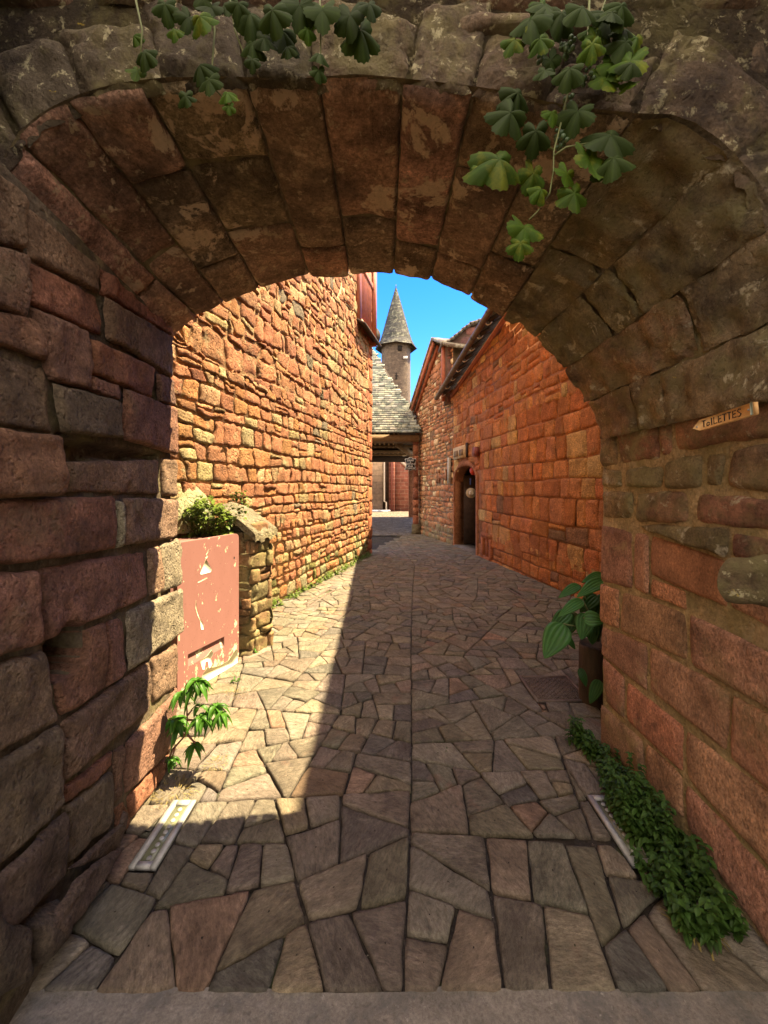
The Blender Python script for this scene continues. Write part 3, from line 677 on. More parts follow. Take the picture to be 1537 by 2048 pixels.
rk.grid(np.stack([-1.93+rr*np.cos(T)*np.sin(S*math.pi/2)*.42, 3.95+rr*np.sin(T)*np.sin(S*math.pi/2)*.8, 1.18+.42*np.cos(S*math.pi/2)*(1+.2*fbm(np.cos(T)*2, np.sin(T)*2, S*2))], -1), (.36, .36, .20), closed=True)
rk.build('moss_mound', M['rubble'], bt)
# ================================================================ CABINET
cb = thing('meter_cabinet', 'pink metal utility cabinet with peeling paint standing beside the left pier', 'cabinet', (-1.45, 3.3, 0))
c0, c1 = np.array((-1.56, 3.02)), np.array((-1.335, 3.66)); dC = (c1-c0); LC = float(np.linalg.norm(dC)); dC /= LC; nC = np.array((dC[1], -dC[0]))
def PC(u, v, h): return np.array((c0[0]+dC[0]*u+nC[0]*h, c0[1]+dC[1]*u+nC[1]*h, v))
def cabmat():
    m, nt, b = mat_new('peeling_pink_paint'); co = N(nt, 'ShaderNodeTexCoord').outputs['Object']
    sx = N(nt, 'ShaderNodeSeparateXYZ'); nt.links.new(co, sx.inputs[0])
    pink = mix(nt, noise(nt, mapping(nt, co, (1,1,.4)), 14, 4, .6), (.25, .118, .098), (.31, .15, .128))
    pink = mix(nt, mth(nt, 'MULTIPLY', ramp(nt, noise(nt, co, 45, 5, .8), .60, .66), .5), pink, (.12, .04, .03))
    low = ramp(nt, sx.outputs[2], .0, .42, (1,1,1,1), (0,0,0,1))
    nn = noise(nt, mapping(nt, co, (1, 1, .55)), 13, 6, .75)
    fk = mth(nt, 'ADD', nn, mth(nt, 'MULTIPLY', low, .12))
    f = ramp(nt, fk, .622, .632)
    pale = mix(nt, noise(nt, co, 30, 4, .6), (.62, .58, .33), (.80, .78, .52))
    c = mix(nt, f, pink, pale); nt.links.new(c, b.inputs['Base Color']); b.inputs['Roughness'].default_value = .55
    bp = N(nt, 'ShaderNodeBump'); bp.inputs['Strength'].default_value = .5; bp.inputs['Distance'].default_value = .004
    nt.links.new(mth(nt, 'MULTIPLY', f, -1), bp.inputs['Height']); nt.links.new(bp.outputs[0], b.inputs['Normal'])
    return m
M['cab'] = cabmat()
body = MB(); ht = 1.18
body.obox(PC(.012, .0, -.44), (*(dC*(LC-.03)), 0), (*(nC*.40), 0), (0, 0, ht-.035)); bo = body.build('body', M['cab'], cb, smooth=False)
dr = MB()
rc = .04; outl = []
W_ = LC+.01
for (cu, cz, a0) in ((W_-rc, ht-rc, 0), (rc, ht-rc, 90)):
    for t in np.linspace(0, 90, 6): outl.append((cu+rc*math.cos(math.radians(a0+t)), cz+rc*math.sin(math.radians(a0+t))))
outl += [(0, 0), (W_, 0)]
# door built as frame round the recess
ru0, ru1, rz0, rz1 = .10, .50, .205, .30
def slab(mb, poly, h0, h1):
    n = len(poly); pts = [PC(u, z, h0) for u, z in poly]+[PC(u, z, h1) for u, z in poly]
    mb.poly(pts, [tuple(range(n)), tuple(range(n, 2*n))[::-1]]+[(i, (i+1) % n, n+(i+1) % n, n+i) for i in range(n)])
def face(mb, poly, h=0.): mb.poly([PC(u, z, h) for u, z in poly], [tuple(range(len(poly)))])
face(dr, [p for p in outl if p[1] > .5]+[(0, rz1), (W_, rz1)]); face(dr, [(0, 0), (W_, 0), (W_, rz0), (0, rz0)])
face(dr, [(0, rz0), (ru0, rz0), (ru0, rz1), (0, rz1)]); face(dr, [(ru1, rz0), (W_, rz0), (W_, rz1), (ru1, rz1)])
no = len(outl); dr.poly([PC(u, z, 0) for u, z in outl]+[PC(u, z, -.04) for u, z in outl], [(i, (i+1) % no, no+(i+1) % no, no+i) for i in range(no)])
hl = [(ru0, rz0), (ru1, rz0), (ru1, rz1), (ru0, rz1)]; dr.poly([PC(u, z, 0) for u, z in hl]+[PC(u, z, -.035) for u, z in hl], [(i, (i+1) % 4, 4+(i+1) % 4, 4+i) for i in range(4)])
dro = dr.build('door', M['cab'], cb, smooth=False)
rc_ = MB(); pts = [PC(ru0, rz0, 0.0), PC(ru1, rz0, 0.0), PC(ru1, rz1, -.035), PC(ru0, rz1, -.035)]; rc_.poly(pts, [(0, 1, 2, 3)])
rc_.build('recess', M['cab'], dro, smooth=False)
M['cream'] = plain('cream_sticker', (.80, .78, .55), .5)
def flatmark(name, poly, mat, par, h=.0015):
    mk = MB(); slab(mk, poly, -.001, h); return mk.build(name, mat, par, smooth=False)
flatmark('warning_triangle', [(.235, .895), (.335, .895), (.352, .91), (.29, 1.01), (.285, 1.01), (.222, .905)], M['cream'], dro)
flatmark('warning_stroke', [(.285, 1.015), (.31, 1.03), (.295, 1.045), (.325, 1.075), (.318, 1.085), (.285, 1.05), (.297, 1.033), (.28, 1.025)], M['cream'], dro)
flatmark('bar_mark', [(.20, .835), (.30, .85), (.30, .858), (.20, .843)], M['cream'], dro)
flatmark('peeled_patch', [(.18, .70), (.19, .62), (.21, .56), (.25, .50), (.26, .44), (.235, .45), (.225, .52), (.195, .58), (.175, .64)], M['cream'], dro)
flatmark('peeled_patch', [(.24, .0), (.24, .07), (.30, .115), (.36, .09), (.45, .07), (.55, .07), (.64, .13), (.672, .12), (.672, .0)], M['cream'], dro)
flatmark('peeled_patch', [(.22, .20), (.30, .21), (.35, .24), (.37, .20), (.34, .17), (.36, .12), (.32, .09), (.31, .16), (.28, .17), (.27, .11), (.25, .12)], M['cream'], dro)
flatmark('keyhole', [(.62, .955), (.632, .955), (.632, .975), (.62, .975)], M['black'], dro)
# ================================================================ SHOP HOUSE (right, coursed)
sh = thing('coursed_stone_house', 'orange coursed sandstone house with gutter and arched shop doorway on the right', 'house', (2.6, 7.5, 0))
dS = np.array((-.116, 1.0)); dS /= np.linalg.norm(dS); nS = np.array((-dS[1], dS[0]))
OS = np.array((3.51-.116*2.5, 2.5)); 
def uS(y): return (y-2.5)/dS[1]
LS = float(uS(12.2))
def PS(u, v, h): return np.stack([OS[0]+dS[0]*u+nS[0]*h, OS[1]+dS[1]*u+nS[1]*h, v+0*u], -1)
def ez(y): return 5.17-.184*(y-8.17)
du0, du1 = uS(10.12), uS(12.0)
dz0 = float(zg(11))
def doortop(u):
    t = abs((u-(du0+du1)/2)/((du1-du0)/2)); t = min(1, t)
    return 1.78+.42*(1-t**2.6)**.5
vu0, vu1, vz0, vz1 = uS(9.15), uS(9.68), -.02, .42
def skS(cu, cv, q):
    y = 2.5+dS[1]*cu
    if max(p[1] for p in q) > ez(y)+.05 and cv > ez(y)-.08: return True
    if du0-.10 < cu < du1+.10 and cv < doortop(min(max(cu, du0), du1))+.14 or du0+.02 < min(max(p[0] for p in q), du1) and max(p[0] for p in q) > du0 and min(p[0] for p in q) < du1 and min(p[1] for p in q) < doortop(min(max(cu, du0+.1), du1-.1))-.02: return True
    if vu0-.05 < cu < vu1+.05 and cv < vz1+.08: return True
    return False
palS = [(.60,.235,.075), (.55,.205,.065), (.62,.27,.09), (.66,.36,.13), (.48,.18,.065), (.58,.37,.15), (.28,.15,.08)]
wS = [6, 6, 3.5, 1.1, 4, .8, .5]
sw = MB()
stones(sw, PS, courses(0, LS, -.30, .36, .26, .25, .34, .4, .03, .015, .1, skS, 61), palS, wS, gapr=(.004, .008), h=(-.002, .015), res=.045, amp=.012, freq=13, rnd=.12, pw=16, depth=.024, jag=.012, tilt=.006)
palS[0] = (.56, .235, .095)
stones(sw, PS, courses(0, LS, .36, 3.0, .33, .22, .38, .45, .05, .02, .08, skS, 62), palS, wS, gapr=(.004, .008), h=(-.002, .016), res=.045, amp=.012, freq=13, rnd=.12, pw=16, depth=.024, jag=.012, tilt=.006)
stones(sw, PS, courses(0, LS, 3.0, 6.6, .24, .35, .30, .6, .07, .03, .15, skS, 63), palS, wS, gapr=(.004, .009), h=(-.004, .02), res=.05, amp=.012, freq=8, rnd=.25, pw=7, depth=.03, jag=.014, tilt=.01)
sw.build('wall', M['ashlar'], sh)
# core in vertical strips (openings left free)
sc = MB()
def wallstrip(u0, u1, z0, z1f, t=.30):
    a = PS(np.array(u0), np.array(0.), np.array(-.02)); b = PS(np.array(u1), np.array(0.), np.array(-.02))
    za, zb = (z1f(u0), z1f(u1)) if callable(z1f) else (z1f, z1f)
    a2 = a[:2]-nS*t; b2 = b[:2]-nS*t
    P8 = [(a[0], a[1], z0), (b[0], b[1], z0), (b2[0], b2[1], z0), (a2[0], a2[1], z0), (a[0], a[1], za), (b[0], b[1], zb), (b2[0], b2[1], zb), (a2[0], a2[1], za)]
    sc.poly(P8, [(0,1,5,4), (1,2,6,5), (2,3,7,6), (3,0,4,7), (4,5,6,7), (3,2,1,0)], (.42, .19, .09))
ezu = lambda u: ez(2.5+dS[1]*u)+.05
wallstrip(-.6, vu0+.06, -.5, ezu); wallstrip(vu0+.06, vu1-.06, vz1, ezu); wallstrip(vu1-.06, du0, -.5, ezu)
wallstrip(vu0+.06, vu1-.06, -.5, vz0)
k = 14
for i in range(k):
    a, b = du0+(du1-du0)*i/k, du0+(du1-du0)*(i+1)/k; wallstrip(a, b, max(doortop(a), doortop(b))-.0, ezu)
wallstrip(du1, LS, -.5, ezu)
sc.build('wall_core', M['mortar_warm'], sh, smooth=False)
# smooth door surround with reveal
ds = MB(); arch = [(du0, dz0-.05)]+[(u, doortop(u)) for u in du0+(du1-du0)*(.5-.5*np.cos(np.linspace(0, math.pi, 22)))]+[(du1, dz0-.05)]
outer = [(du0-.10, dz0-.05)]+[(du0-.10+(du1-du0+.20)*(i/21.), doortop(min(max(u, du0), du1))+.15-.0) for i, (u, z) in enumerate(arch[1:-1])]+[(du1+.10, dz0-.05)]
ia = np.array([PS(np.array(u), np.array(z), np.array(.022)) for u, z in arch]); oa = np.array([PS(np.array(u), np.array(z), np.array(.02)) for u, z in outer])
ib = np.array([PS(np.array(u), np.array(z), np.array(-.26)) for u, z in arch]); ob = np.array([PS(np.array(u), np.array(z), np.array(-.03)) for u, z in outer])
ds.grid(np.stack([ob, oa, oa*.5+ia*.5, ia, ia*.7+ib*.3, ib]), (.46, .19, .09))
ds.build('door_surround', M['ashlar'], sh)
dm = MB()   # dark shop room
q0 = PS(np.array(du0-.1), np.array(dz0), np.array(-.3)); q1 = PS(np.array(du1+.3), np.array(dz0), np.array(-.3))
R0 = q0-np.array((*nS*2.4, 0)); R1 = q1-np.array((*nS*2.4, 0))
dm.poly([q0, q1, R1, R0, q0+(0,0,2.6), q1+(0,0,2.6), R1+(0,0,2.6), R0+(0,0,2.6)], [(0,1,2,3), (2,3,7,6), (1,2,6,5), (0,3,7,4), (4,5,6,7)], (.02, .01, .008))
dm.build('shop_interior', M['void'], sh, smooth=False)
fl_ = MB(); a = PS(np.array(du0), np.array(dz0), np.array(0.)); fl_.obox(a-np.array((*nS*.5, .05)), (*(dS*(du1-du0)), 0), (*(nS*.52), 0), (0, 0, .06), (.2, .16, .13)); fl_.build('door_sill', M['flag'], sh, smooth=False)
dl = MB(); a = PS(np.array(du1-.03), np.array(dz0+.03), np.array(-.27)); dl.obox(a, (*(-dS*.06), 0), (*(-nS*.8), 0), (0, 0, 2.05)); dl.build('door', M['darkwood'], sh, smooth=False)
ct = MB(); a = PS(np.array(du0+.5), np.array(dz0+.01), np.array(-1.3)); ct.obox(a, (*(dS*1.3), 0), (*(-nS*.4), 0), (0, 0, .95)); 
ct.build('counter', plain('brown_counter', (.02, .008, .005), .7, mott=.4), sh, smooth=False)
# vent with two slots
vf = MB()
def bS(mb, u0, u1, h0, h1, z0, z1, col=(.5, .17, .07)):
    a = PS(np.array(u0), np.array(z0), np.array(h0)); mb.obox(a, (*(dS*(u1-u0)), 0), (*(nS*(h1-h0)), 0), (0, 0, z1-z0), col)
bS(vf, vu0-.05, vu1+.05, -.1, .03, vz1, vz1+.1); bS(vf, vu0-.05, vu0+.07, -.1, .032, -.3, vz1); bS(vf, vu1-.07, vu1+.05, -.1, .032, -.3, vz1)
bS(vf, (vu0+vu1)/2-.05, (vu0+vu1)/2+.03, -.1, .02, -.1, vz1); bS(vf, vu0+.07, vu1-.07, -.1, .03, -.3, vz0)
vfo = vf.build('vent_frame', M['ashlar'], sh, smooth=False)
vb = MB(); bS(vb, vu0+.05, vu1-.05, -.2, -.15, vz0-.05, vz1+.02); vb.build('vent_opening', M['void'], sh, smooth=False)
# eaves: wall plate, rafters, boards, gutter
def EV(y, out=.35, dz=0): 
    x = 3.51-.116*y; return np.array((x-out, y, ez(y)+dz))
rfm = MB()
a0, a1 = EV(2.45, .37, .03), EV(12.35, .37, .03); sv = np.array((4.4, .3, 3.1))
rfm.poly([a0, a1, a1+sv, a0+sv, a0+(0,0,.07), a1+(0,0,.07), a1+sv+(0,0,.07), a0+sv+(0,0,.07)], [(0,1,2,3), (4,7,6,5), (0,4,5,1), (1,5,6,2), (2,6,7,3), (3,7,4,0)], (.12, .11, .10))
rfm.build('roof', M['slate'], sh, smooth=False)
wp = MB(); wp.beam(EV(2.5, .03, -.03), EV(12.25, .03, -.03), .07, .10); wp.build('wall_plate', M['redwood'], sh, smooth=False)
for i in range(18):
    y = 3.2+i*.52
    r_ = MB(); a = EV(y, .33, -.03); b = EV(y, -.1, .26); r_.beam(a, b, .07, .09); r_.build('rafter', M['darkwood'], sh, smooth=False)
    r2 = MB(); r2.tube([EV(y, .40, -.085), EV(y, .36, -.115), EV(y, .31, -.095), EV(y, .27, -.05)], .013, 6); r2.build('gutter_bracket', M['pipe'], sh)
gt = MB(); Y = np.linspace(2.5, 12.5, 60); tt = np.linspace(0, math.pi, 9)
gout = []
for y in Y:
    c = EV(y, .42, .02); gout.append([c+np.array((-.075*math.cos(t), 0, -.075*math.sin(t))) for t in tt]+[c+np.array((.068*math.cos(t), 0, -.066*math.sin(t))) for t in tt])
gt.grid(np.array(gout), closed=True)
for y in np.arange(3.4, 12.3, .95):
    c = EV(y, .42, .02); ring = [[c+np.array((-.082*math.cos(t), d, -.082*math.sin(t))) for t in tt] for d in (-.02, .02)]; gt.grid(np.array(ring))
c = EV(12.5, .42, .02); gt.poly([c+np.array((-.074*math.cos(t), 0, -.074*math.sin(t))) for t in tt], [tuple(range(9))])
gt.build('gutter', M['gutter'], sh)
# signs on the shop house
ws = thing('wooden_sign', 'pale carved wooden board with two dark panels above the shop doorway', 'sign', tuple(PS(np.array(uS(11.3)), np.array(2.6), np.array(.05))))
s1 = MB(); bS(s1, uS(10.8), uS(11.9), .02, .075, 2.42, 2.76); s1.build('board', plain('pale_wood', (.50, .36, .19), .7, bump=.4, mott=.4, ms=14), ws, smooth=False)
for (a, b) in ((10.95, 11.33), (11.42, 11.8)):
    s2 = MB(); bS(s2, uS(a), uS(b), .074, .079, 2.49, 2.66); s2.build('carved_panel', plain('brown_carving', (.19, .12, .055), .8, mott=.7, ms=25), ws, smooth=False)
s3 = MB(); bS(s3, uS(10.72), uS(10.8), .02, .055, 2.42, 2.80); s3.build('edge_strip', M['darkwood'], ws, smooth=False)
lb = MB(); bS(lb, uS(9.85), uS(10.08), .02, .12, 2.38, 2.60); lbo = lb.build('alarm_box', M['redpipe'], smooth=False)
tag(lbo, 'small dark red box fixed to the wall right of the wooden sign', 'wall box')
pb_ = MB(); bS(pb_, uS(12.26), uS(12.45), .03, .10, 1.72, 2.52); pbo = pb_.build('menu_board', plain('grey_board', (.42, .38, .30), .6, mott=.3, ms=6, stretch=(1,1,3)), smooth=False)
tag(pbo, 'narrow pale grey upright board on the wall left of the doorway', 'board')
# hat, lantern, blue cloth in the doorway
def lathe(mb, c, prof, n=24, axis=1, col=(1,1,1)):
    t = np.arange(n)/n*2*math.pi; rows = []
    for r_, h_ in prof:
        if axis == 2: rows.append(np.stack([c[0]+r_*np.cos(t), c[1]+r_*np.sin(t), np.full(n, c[2]+h_)], -1))
        else: rows.append(np.stack([c[0]+r_*np.cos(t), np.full(n, c[1]-h_), c[2]+r_*np.sin(t)], -1))
    mb.grid(np.array(rows), col, closed=True)
hy = 10.95; hc_ = (X(942.5, hy), hy, Z(986, hy))
ht_ = thing('straw_hat', 'pale brimmed straw hat hanging in the dark shop doorway', 'hat', hc_)
h1 = MB(); lathe(h1, hc_, [(.14, .0), (.135, .012), (.075, .004), (.072, .02)]); h1.build('brim', plain('straw', (.55, .47, .33), .8), ht_)
h2 = MB(); lathe(h2, hc_, [(.074, .0), (.072, .03), (.062, .08), (.05, .10), (.02, .085), (.001, .08)]); h2.build('crown', plain('straw_crown', (.62, .54, .40), .8), ht_)
h3 = MB(); lathe(h3, hc_, [(.078, .004), (.0765, .03)]); h3.build('hat_band', M['black'], ht_)
ln = MB(); lc = (X(948, hy), hy, Z(941, hy)); lathe(ln, lc, [(.001, -.13), (.06, -.12), (.105, -.05), (.11, 0), (.105, .05), (.06, .12), (.001, .13)], axis=2)
tag(ln.build('paper_lantern', plain('red_paper', (.55, .05, .02), .5), loc=lc), 'round red ball hanging at the top of the dark doorway', 'lantern')
sf = MB(); S, T = np.meshgrid(np.linspace(0, 1, 8), np.linspace(0, 1, 12), indexing='ij'); yq = hy+.05
sf.grid(np.stack([X(941.5, yq)+.06*(S-.5)*(1-.4*T), yq+.02*np.sin(S*9), Z(957, yq)-.17*T], -1)); sfo = sf.build('blue_scarf', plain('blue_cloth', (.05, .08, .25), .8), loc=(X(941.5, yq), yq, Z(957, yq)))
so = sfo.modifiers.new('s', 'SOLIDIFY'); so.thickness = .006
tag(sfo, 'small blue cloth hanging above the straw hat', 'cloth')
# ================================================================ BROWN RUBBLE HOUSE (far right)
bh = thing('brown_rubble_house', 'brown rubble house with gable verge between shop doorway and market hall', 'house', (1.7, 14, 0))
A3 = np.array((2.095, 12.2)); B3 = np.array((1.29, 16.2)); 
d3 = B3-A3; L3 = float(np.linalg.norm(d3)); d3 /= L3; n3 = np.array((-d3[1], d3[0]))
def P3(u, v, h): return np.stack([A3[0]+d3[0]*u+n3[0]*h, A3[1]+d3[1]*u+n3[1]*h, v+0*u], -1)
def top3(u): 
    y = A3[1]+d3[1]*u; return float(np.interp(y, [12.2, 13.4, 16.2], [5.95, 6.5, 4.75]))
sk3 = lambda cu, cv, q: (cv > top3(cu)-.1) or (L3-.25 < cu) or any(abs(cu-a) < .17 and abs(cv-b) < .2 for a, b in ((1.35, 1.92), (.45, 1.98), (2.0, 3.4)))
pal3 = [(.44,.20,.09), (.38,.165,.08), (.48,.25,.12), (.34,.16,.085), (.68,.52,.30), (.54,.34,.17)]
bw3 = MB()
stones(bw3, P3, courses(0, L3, -.4, .3, .2, .3, .3, .4, .04, .02, .1, sk3, 71), [(.26,.18,.09), (.34,.17,.08), (.24,.19,.10)], res=.09, amp=.015, rnd=.4, pw=5, jag=.015, h=(-.01, .03))
stones(bw3, P3, courses(0, L3, .3, 6.6, .165, .4, .24, .6, .07, .03, .25, sk3, 72), pal3, [5, 5, 4, 3, 1.3, 2], res=.07, amp=.015, rnd=.45, pw=5, jag=.012, h=(-.01, .03), gapr=(.004, .01))
bw3.build('wall', M['farrub'], bh)
c3 = MB()
poly = [(u, top3(u)) for u in (0, float((13.4-12.2)/d3[1]), L3)]
fr_ = [P3(np.array(u), np.array(z), np.array(-.02)) for u, z in [(0, -.5)]+poly+[(L3, -.5)]]
bk_ = [p+np.array((5.0, 1.2, 0)) for p in fr_]
c3.poly(fr_+bk_, [(0,1,2,3,4), (9,8,7,6,5)]+[(i, (i+1) % 5, 5+(i+1) % 5, 5+i) for i in range(5)], (.22, .13, .075))
c3.build('wall_core', M['mortar_dark'], bh, smooth=False)
q3 = MB(); z = -.4; k = 0
while z < 4.5:
    hh = random.uniform(.3, .5); patch(q3, P3, [(L3-(.3 if k % 2 else .22), z), (L3+.02, z), (L3+.02, z+hh), (L3-(.3 if k % 2 else .22), z+hh)], res=.1, gap=.006, depth=.05, rnd=.1, h0=.02, col=jcol([(.45,.17,.08), (.40,.15,.08)]), pw=10); z += hh; k += 1
q3.build('quoins', M['ashlar'], bh)
for (a, b, w2, h2) in ((1.35, 1.92, .035, .17), (.45, 1.98, .07, .16)):
    s_ = MB(); aa = P3(np.array(a-w2-.12), np.array(b-h2), np.array(-.015)); s_.obox(aa, (*(d3*.12), 0), (*(n3*.04), 0), (0, 0, 2*h2), (.34, .17, .09)); aa = P3(np.array(a+w2), np.array(b-h2), np.array(-.015)); s_.obox(aa, (*(d3*.12), 0), (*(n3*.04), 0), (0, 0, 2*h2), (.34, .17, .09))
    aa = P3(np.array(a-w2-.12), np.array(b+h2), np.array(-.015)); s_.obox(aa, (*(d3*(.24+2*w2)), 0), (*(n3*.045), 0), (0, 0, .12), (.36, .18, .09)); so_ = s_.build('window', M['farrub'], bh, smooth=False)
    s_ = MB(); aa = P3(np.array(a-w2), np.array(b-h2), np.array(-.012)); s_.obox(aa, (*(d3*2*w2), 0), (*(n3*.004), 0), (0, 0, 2*h2)); s_.build('slit', M['void'], so_, smooth=False)
# roof with verge overhanging the alley
r3 = MB()
def vslab(u0, z0, u1, z1, th=.10, o=.28):
    a = P3(np.array(u0), np.array(z0), np.array(o)); b = P3(np.array(u1), np.array(z1), np.array(o)); e = np.array((5.4, 1.3, 0))
    r3.obox(a, b-a, e, (0, 0, th), (.16, .12, .08))
ua = float((13.4-12.2)/d3[1])
vslab(ua, 6.52, L3+.25, 4.62); vslab(ua, 6.52, -.35, 5.75)
r3.build('roof', M['slate'], bh, smooth=False)
vg = MB()
a = P3(np.array(ua), np.array(6.44), np.array(.20)); b = P3(np.array(L3+.22), np.array(4.55), np.array(.20)); vg.beam(a, b, .07, .16)
a = P3(np.array(ua), np.array(6.34), np.array(.05)); b = P3(np.array(L3+.1), np.array(4.5), np.array(.05)); vg.beam(a, b, .10, .10)
vg.build('verge_board', M['redwood'], bh, smooth=False)
pst = MB(); y = 12.45; pst.box((X(884, y), y-.05, 4.3), (X(893, y), y+.12, Z(688, y)+.02)); pst.build('corner_post', M['redwood'], bh, smooth=False)
ug = MB()
PU = lambda u, v, h: np.stack([u+0*h, 12.33-h, v+0*h], -1)
ztop = lambda x: float(np.interp(x, [1.85, 2.2, 2.6, 3.2, 4.5], [5.95, 6.2, 6.55, 6.75, 6.9]))
stones(ug, PU, courses(1.93, 4.5, 4.2, 7, .26, .3, .3, .4, .04, .02, .1, lambda cu, cv, q: cv > ztop(cu)-.1, 81), [(.20,.10,.08), (.24,.11,.09), (.17,.09,.075), (.34,.33,.26)], [5, 4, 4, .6], res=.07, amp=.015, rnd=.3, pw=6)
ug.prism([(1.9, 4.2)]+[(x, ztop(x)) for x in (1.9, 2.2, 2.6, 3.2, 4.5)]+[(4.5, 4.2)], 'y', 12.345, 12.75, (.14, .085, .06))
ug.build('side_gable', M['farrub'], bh)
ux = MB(); xs_ = np.linspace(1.78, 4.6, 24)
for i in range(23):
    xa, xb = xs_[i], xs_[i+1]; za, zb = ztop(xa)+random.uniform(-.01, .015), ztop(xb)+random.uniform(-.01, .015)
    ux.poly([(xa-.02, 12.22, za), (xb+.02, 12.22, zb), (xb+.02, 13.0, zb), (xa-.02, 13.0, za), (xa-.02, 12.22, za+.09), (xb+.02, 12.22, zb+.09), (xb+.02, 13.0, zb+.09), (xa-.02, 13.0, za+.09)], [(0,1,2,3), (4,7,6,5), (0,4,5,1), (1,5,6,2), (2,6,7,3), (3,7,4,0)], (.13, .11, .09))
ux.build('gable_slates', M['farrub'], bh, smooth=False)
dp = MB(); y = 16.1; dp.tube([(X(840, y), y, Z(790, y)), (X(840, y), y, Z(825, y)), (X(837.5, y), y, Z(850, y)), (X(837, y), y, Z(868, y))], .035, 8); dp.build('downpipe', M['redpipe'], bh)
# hanging sign
hs_y = 15.3; hcx, hcz = X(821.5, hs_y), Z(928, hs_y)
hs = thing('hanging_sign', 'black hide-shaped shop sign with white lettering at the end of the alley', 'sign', (hcx, hs_y, hcz))
half = [(0, .255), (.05, .25), (.09, .215), (.15, .205), (.205, .205), (.225, .17), (.20, .12), (.175, .03), (.165, -.03), (.185, -.12), (.225, -.19), (.205, -.235), (.14, -.225), (.06, -.225), (.02, -.245), (0, -.25)]
out_ = half+[(-a, b) for a, b in half[::-1][1:-1]]
def sgn(mb, k, y0, y1): mb.prism([(hcx+a*k, hcz+b*k) for a, b in out_], 'y', y0, y1)
a_ = MB(); sgn(a_, 1.0, hs_y, hs_y+.02); a_.build('border', M['white'], hs, smooth=False)
a_ = MB(); sgn(a_, .93, hs_y-.004, hs_y+.024); a_.build('plate', M['black'], hs, smooth=False)
def text(body, x, y, z, size, par, mat, name='lettering'):
    cu = bpy.data.curves.new(name, 'FONT'); cu.body = body; cu.size = size; cu.align_x = 'CENTER'; cu.align_y = 'CENTER'; cu.extrude = .001; cu.offset = size*.012
    o = bpy.data.objects.new(name, cu); C.objects.link(o); o.rotation_euler = (math.pi/2, 0, 0)
    bpy.context.view_layer.update(); dg = bpy.context.evaluated_depsgraph_get(); me = bpy.data.meshes.new_from_object(o.evaluated_get(dg))
    bpy.data.objects.remove(o); me.materials.clear(); me.materials.append(mat)
    me.transform(Matrix.Rotation(math.pi/2, 4, 'X')); me.transform(Matrix.Translation(Vector((x, y, z))-par.location))
    ob = bpy.data.objects.new(name, me); C.objects.link(ob); ob.parent = par; return ob
for t_, z_, s_ in (('DAIMS', .135, .088), ('A', .065, .075), ('COUTEAUX', .0, .075), ('CUIR', -.09, .085), ('FOURRURE', -.165, .075)):
    text(t_, hcx, hs_y-.007, hcz+z_, s_, hs, M['white'])
a_ = MB(); a_.tube([(hcx-.15, hs_y+.01, hcz+.33), (hcx+.35, hs_y+.01, hcz+.33)], .012, 6); a_.tube([(hcx-.12, hs_y+.01, hcz+.33), (hcx-.12, hs_y+.01, hcz+.2)], .006, 5); a_.tube([(hcx+.12, hs_y+.01, hcz+.33), (hcx+.12, hs_y+.01, hcz+.2)], .006, 5)
a_.build('hanger', M['darkwood'], hs)
# ================================================================ MARKET HALL
mh = thing('market_hall', 'open timber market hall with mossy slate roof at the end of the alley', 'market hall', (0, 18, -.2))
def roof_tiles(mb, O, U, Vv, du, dv, inside, pal, seed, thick=.02):
    rs = random.Random(seed); O = np.array(O, float); U = np.array(U, float); U /= np.linalg.norm(U); Vv = np.array(Vv, float); LV = np.linalg.norm(Vv); Vv /= LV; n = np.cross(U, Vv)
    r = 0; v = 0
    while v < LV:
        u = -6+rs.uniform(0, du)
        while u < 8:
            w = du*rs.uniform(.7, 1.4)
            if inside(O+U*(u+w/2)+Vv*(v+dv/2)):
                h = thick*rs.uniform(.9, 1.9); o = O+U*u+Vv*(v-.03)+n*.004
                P_ = [o+n*h, o+U*(w-.008)+n*(h*rs.uniform(.8, 1.2)), o+U*(w-.008)+Vv*(dv*1.25)+n*.004, o+Vv*(dv*1.25)+n*.004, o, o+U*(w-.008)]
                mb.poly(P_, [(0,1,2,3), (4,5,1,0)], jcol(pal, j=.3))
            u += w
        v += dv*rs.uniform(.9, 1.1)
pals = [(.17,.19,.17), (.25,.27,.22), (.10,.115,.10), (.34,.35,.29), (.20,.215,.19)]
hipy = [15.2, 15.9, 16.79, 18.56, 19.5, 22.5]; hipx = [1.42, 1.27, .78, -.02, -.46, -1.9]
RT = MB()
roof_tiles(RT, (0, 15.15, 3.70), (1, 0, 0), (0, 7.3, 7.3*1.05), .22, .15, lambda p: p[0] < np.interp(p[1], hipy, hipx) and p[0] > -5.2+(p[1]-15.2)*.45, pals, 3)
roof_tiles(RT, (1.45, 16.0, 3.72), (0, 1, 0), (-3.4, 0, 7.0), .22, .17, lambda p: np.interp(p[0], hipx[::-1], hipy[::-1]) < p[1] < 25 and p[2] < 10.5, pals, 4)
RT.build('roof', M['slate'], mh, smooth=False)
rd = MB()  # roof deck below the slates
fpts = [(-5.2, 15.15, 3.66), (1.42, 15.15, 3.66)]+[(x, y, 3.70+1.05*(y-15.15)-.03) for x, y in zip(hipx[1:], hipy[1:])]+[(-2.2, 22.5, 11.3)]
rd.poly(fpts, [tuple(range(len(fpts)))], (.06, .045, .03))
sp_ = [(x, y, 3.70+1.05*(y-15.15)-.05) for x, y in zip(hipx[1:], hipy[1:])]; sp_ += [(-1.9, 23, 10.6), (1.43, 25, 3.66), (1.43, 15.9, 3.66)]
rd.poly(sp_, [tuple(range(len(sp_)))], (.06, .045, .03))
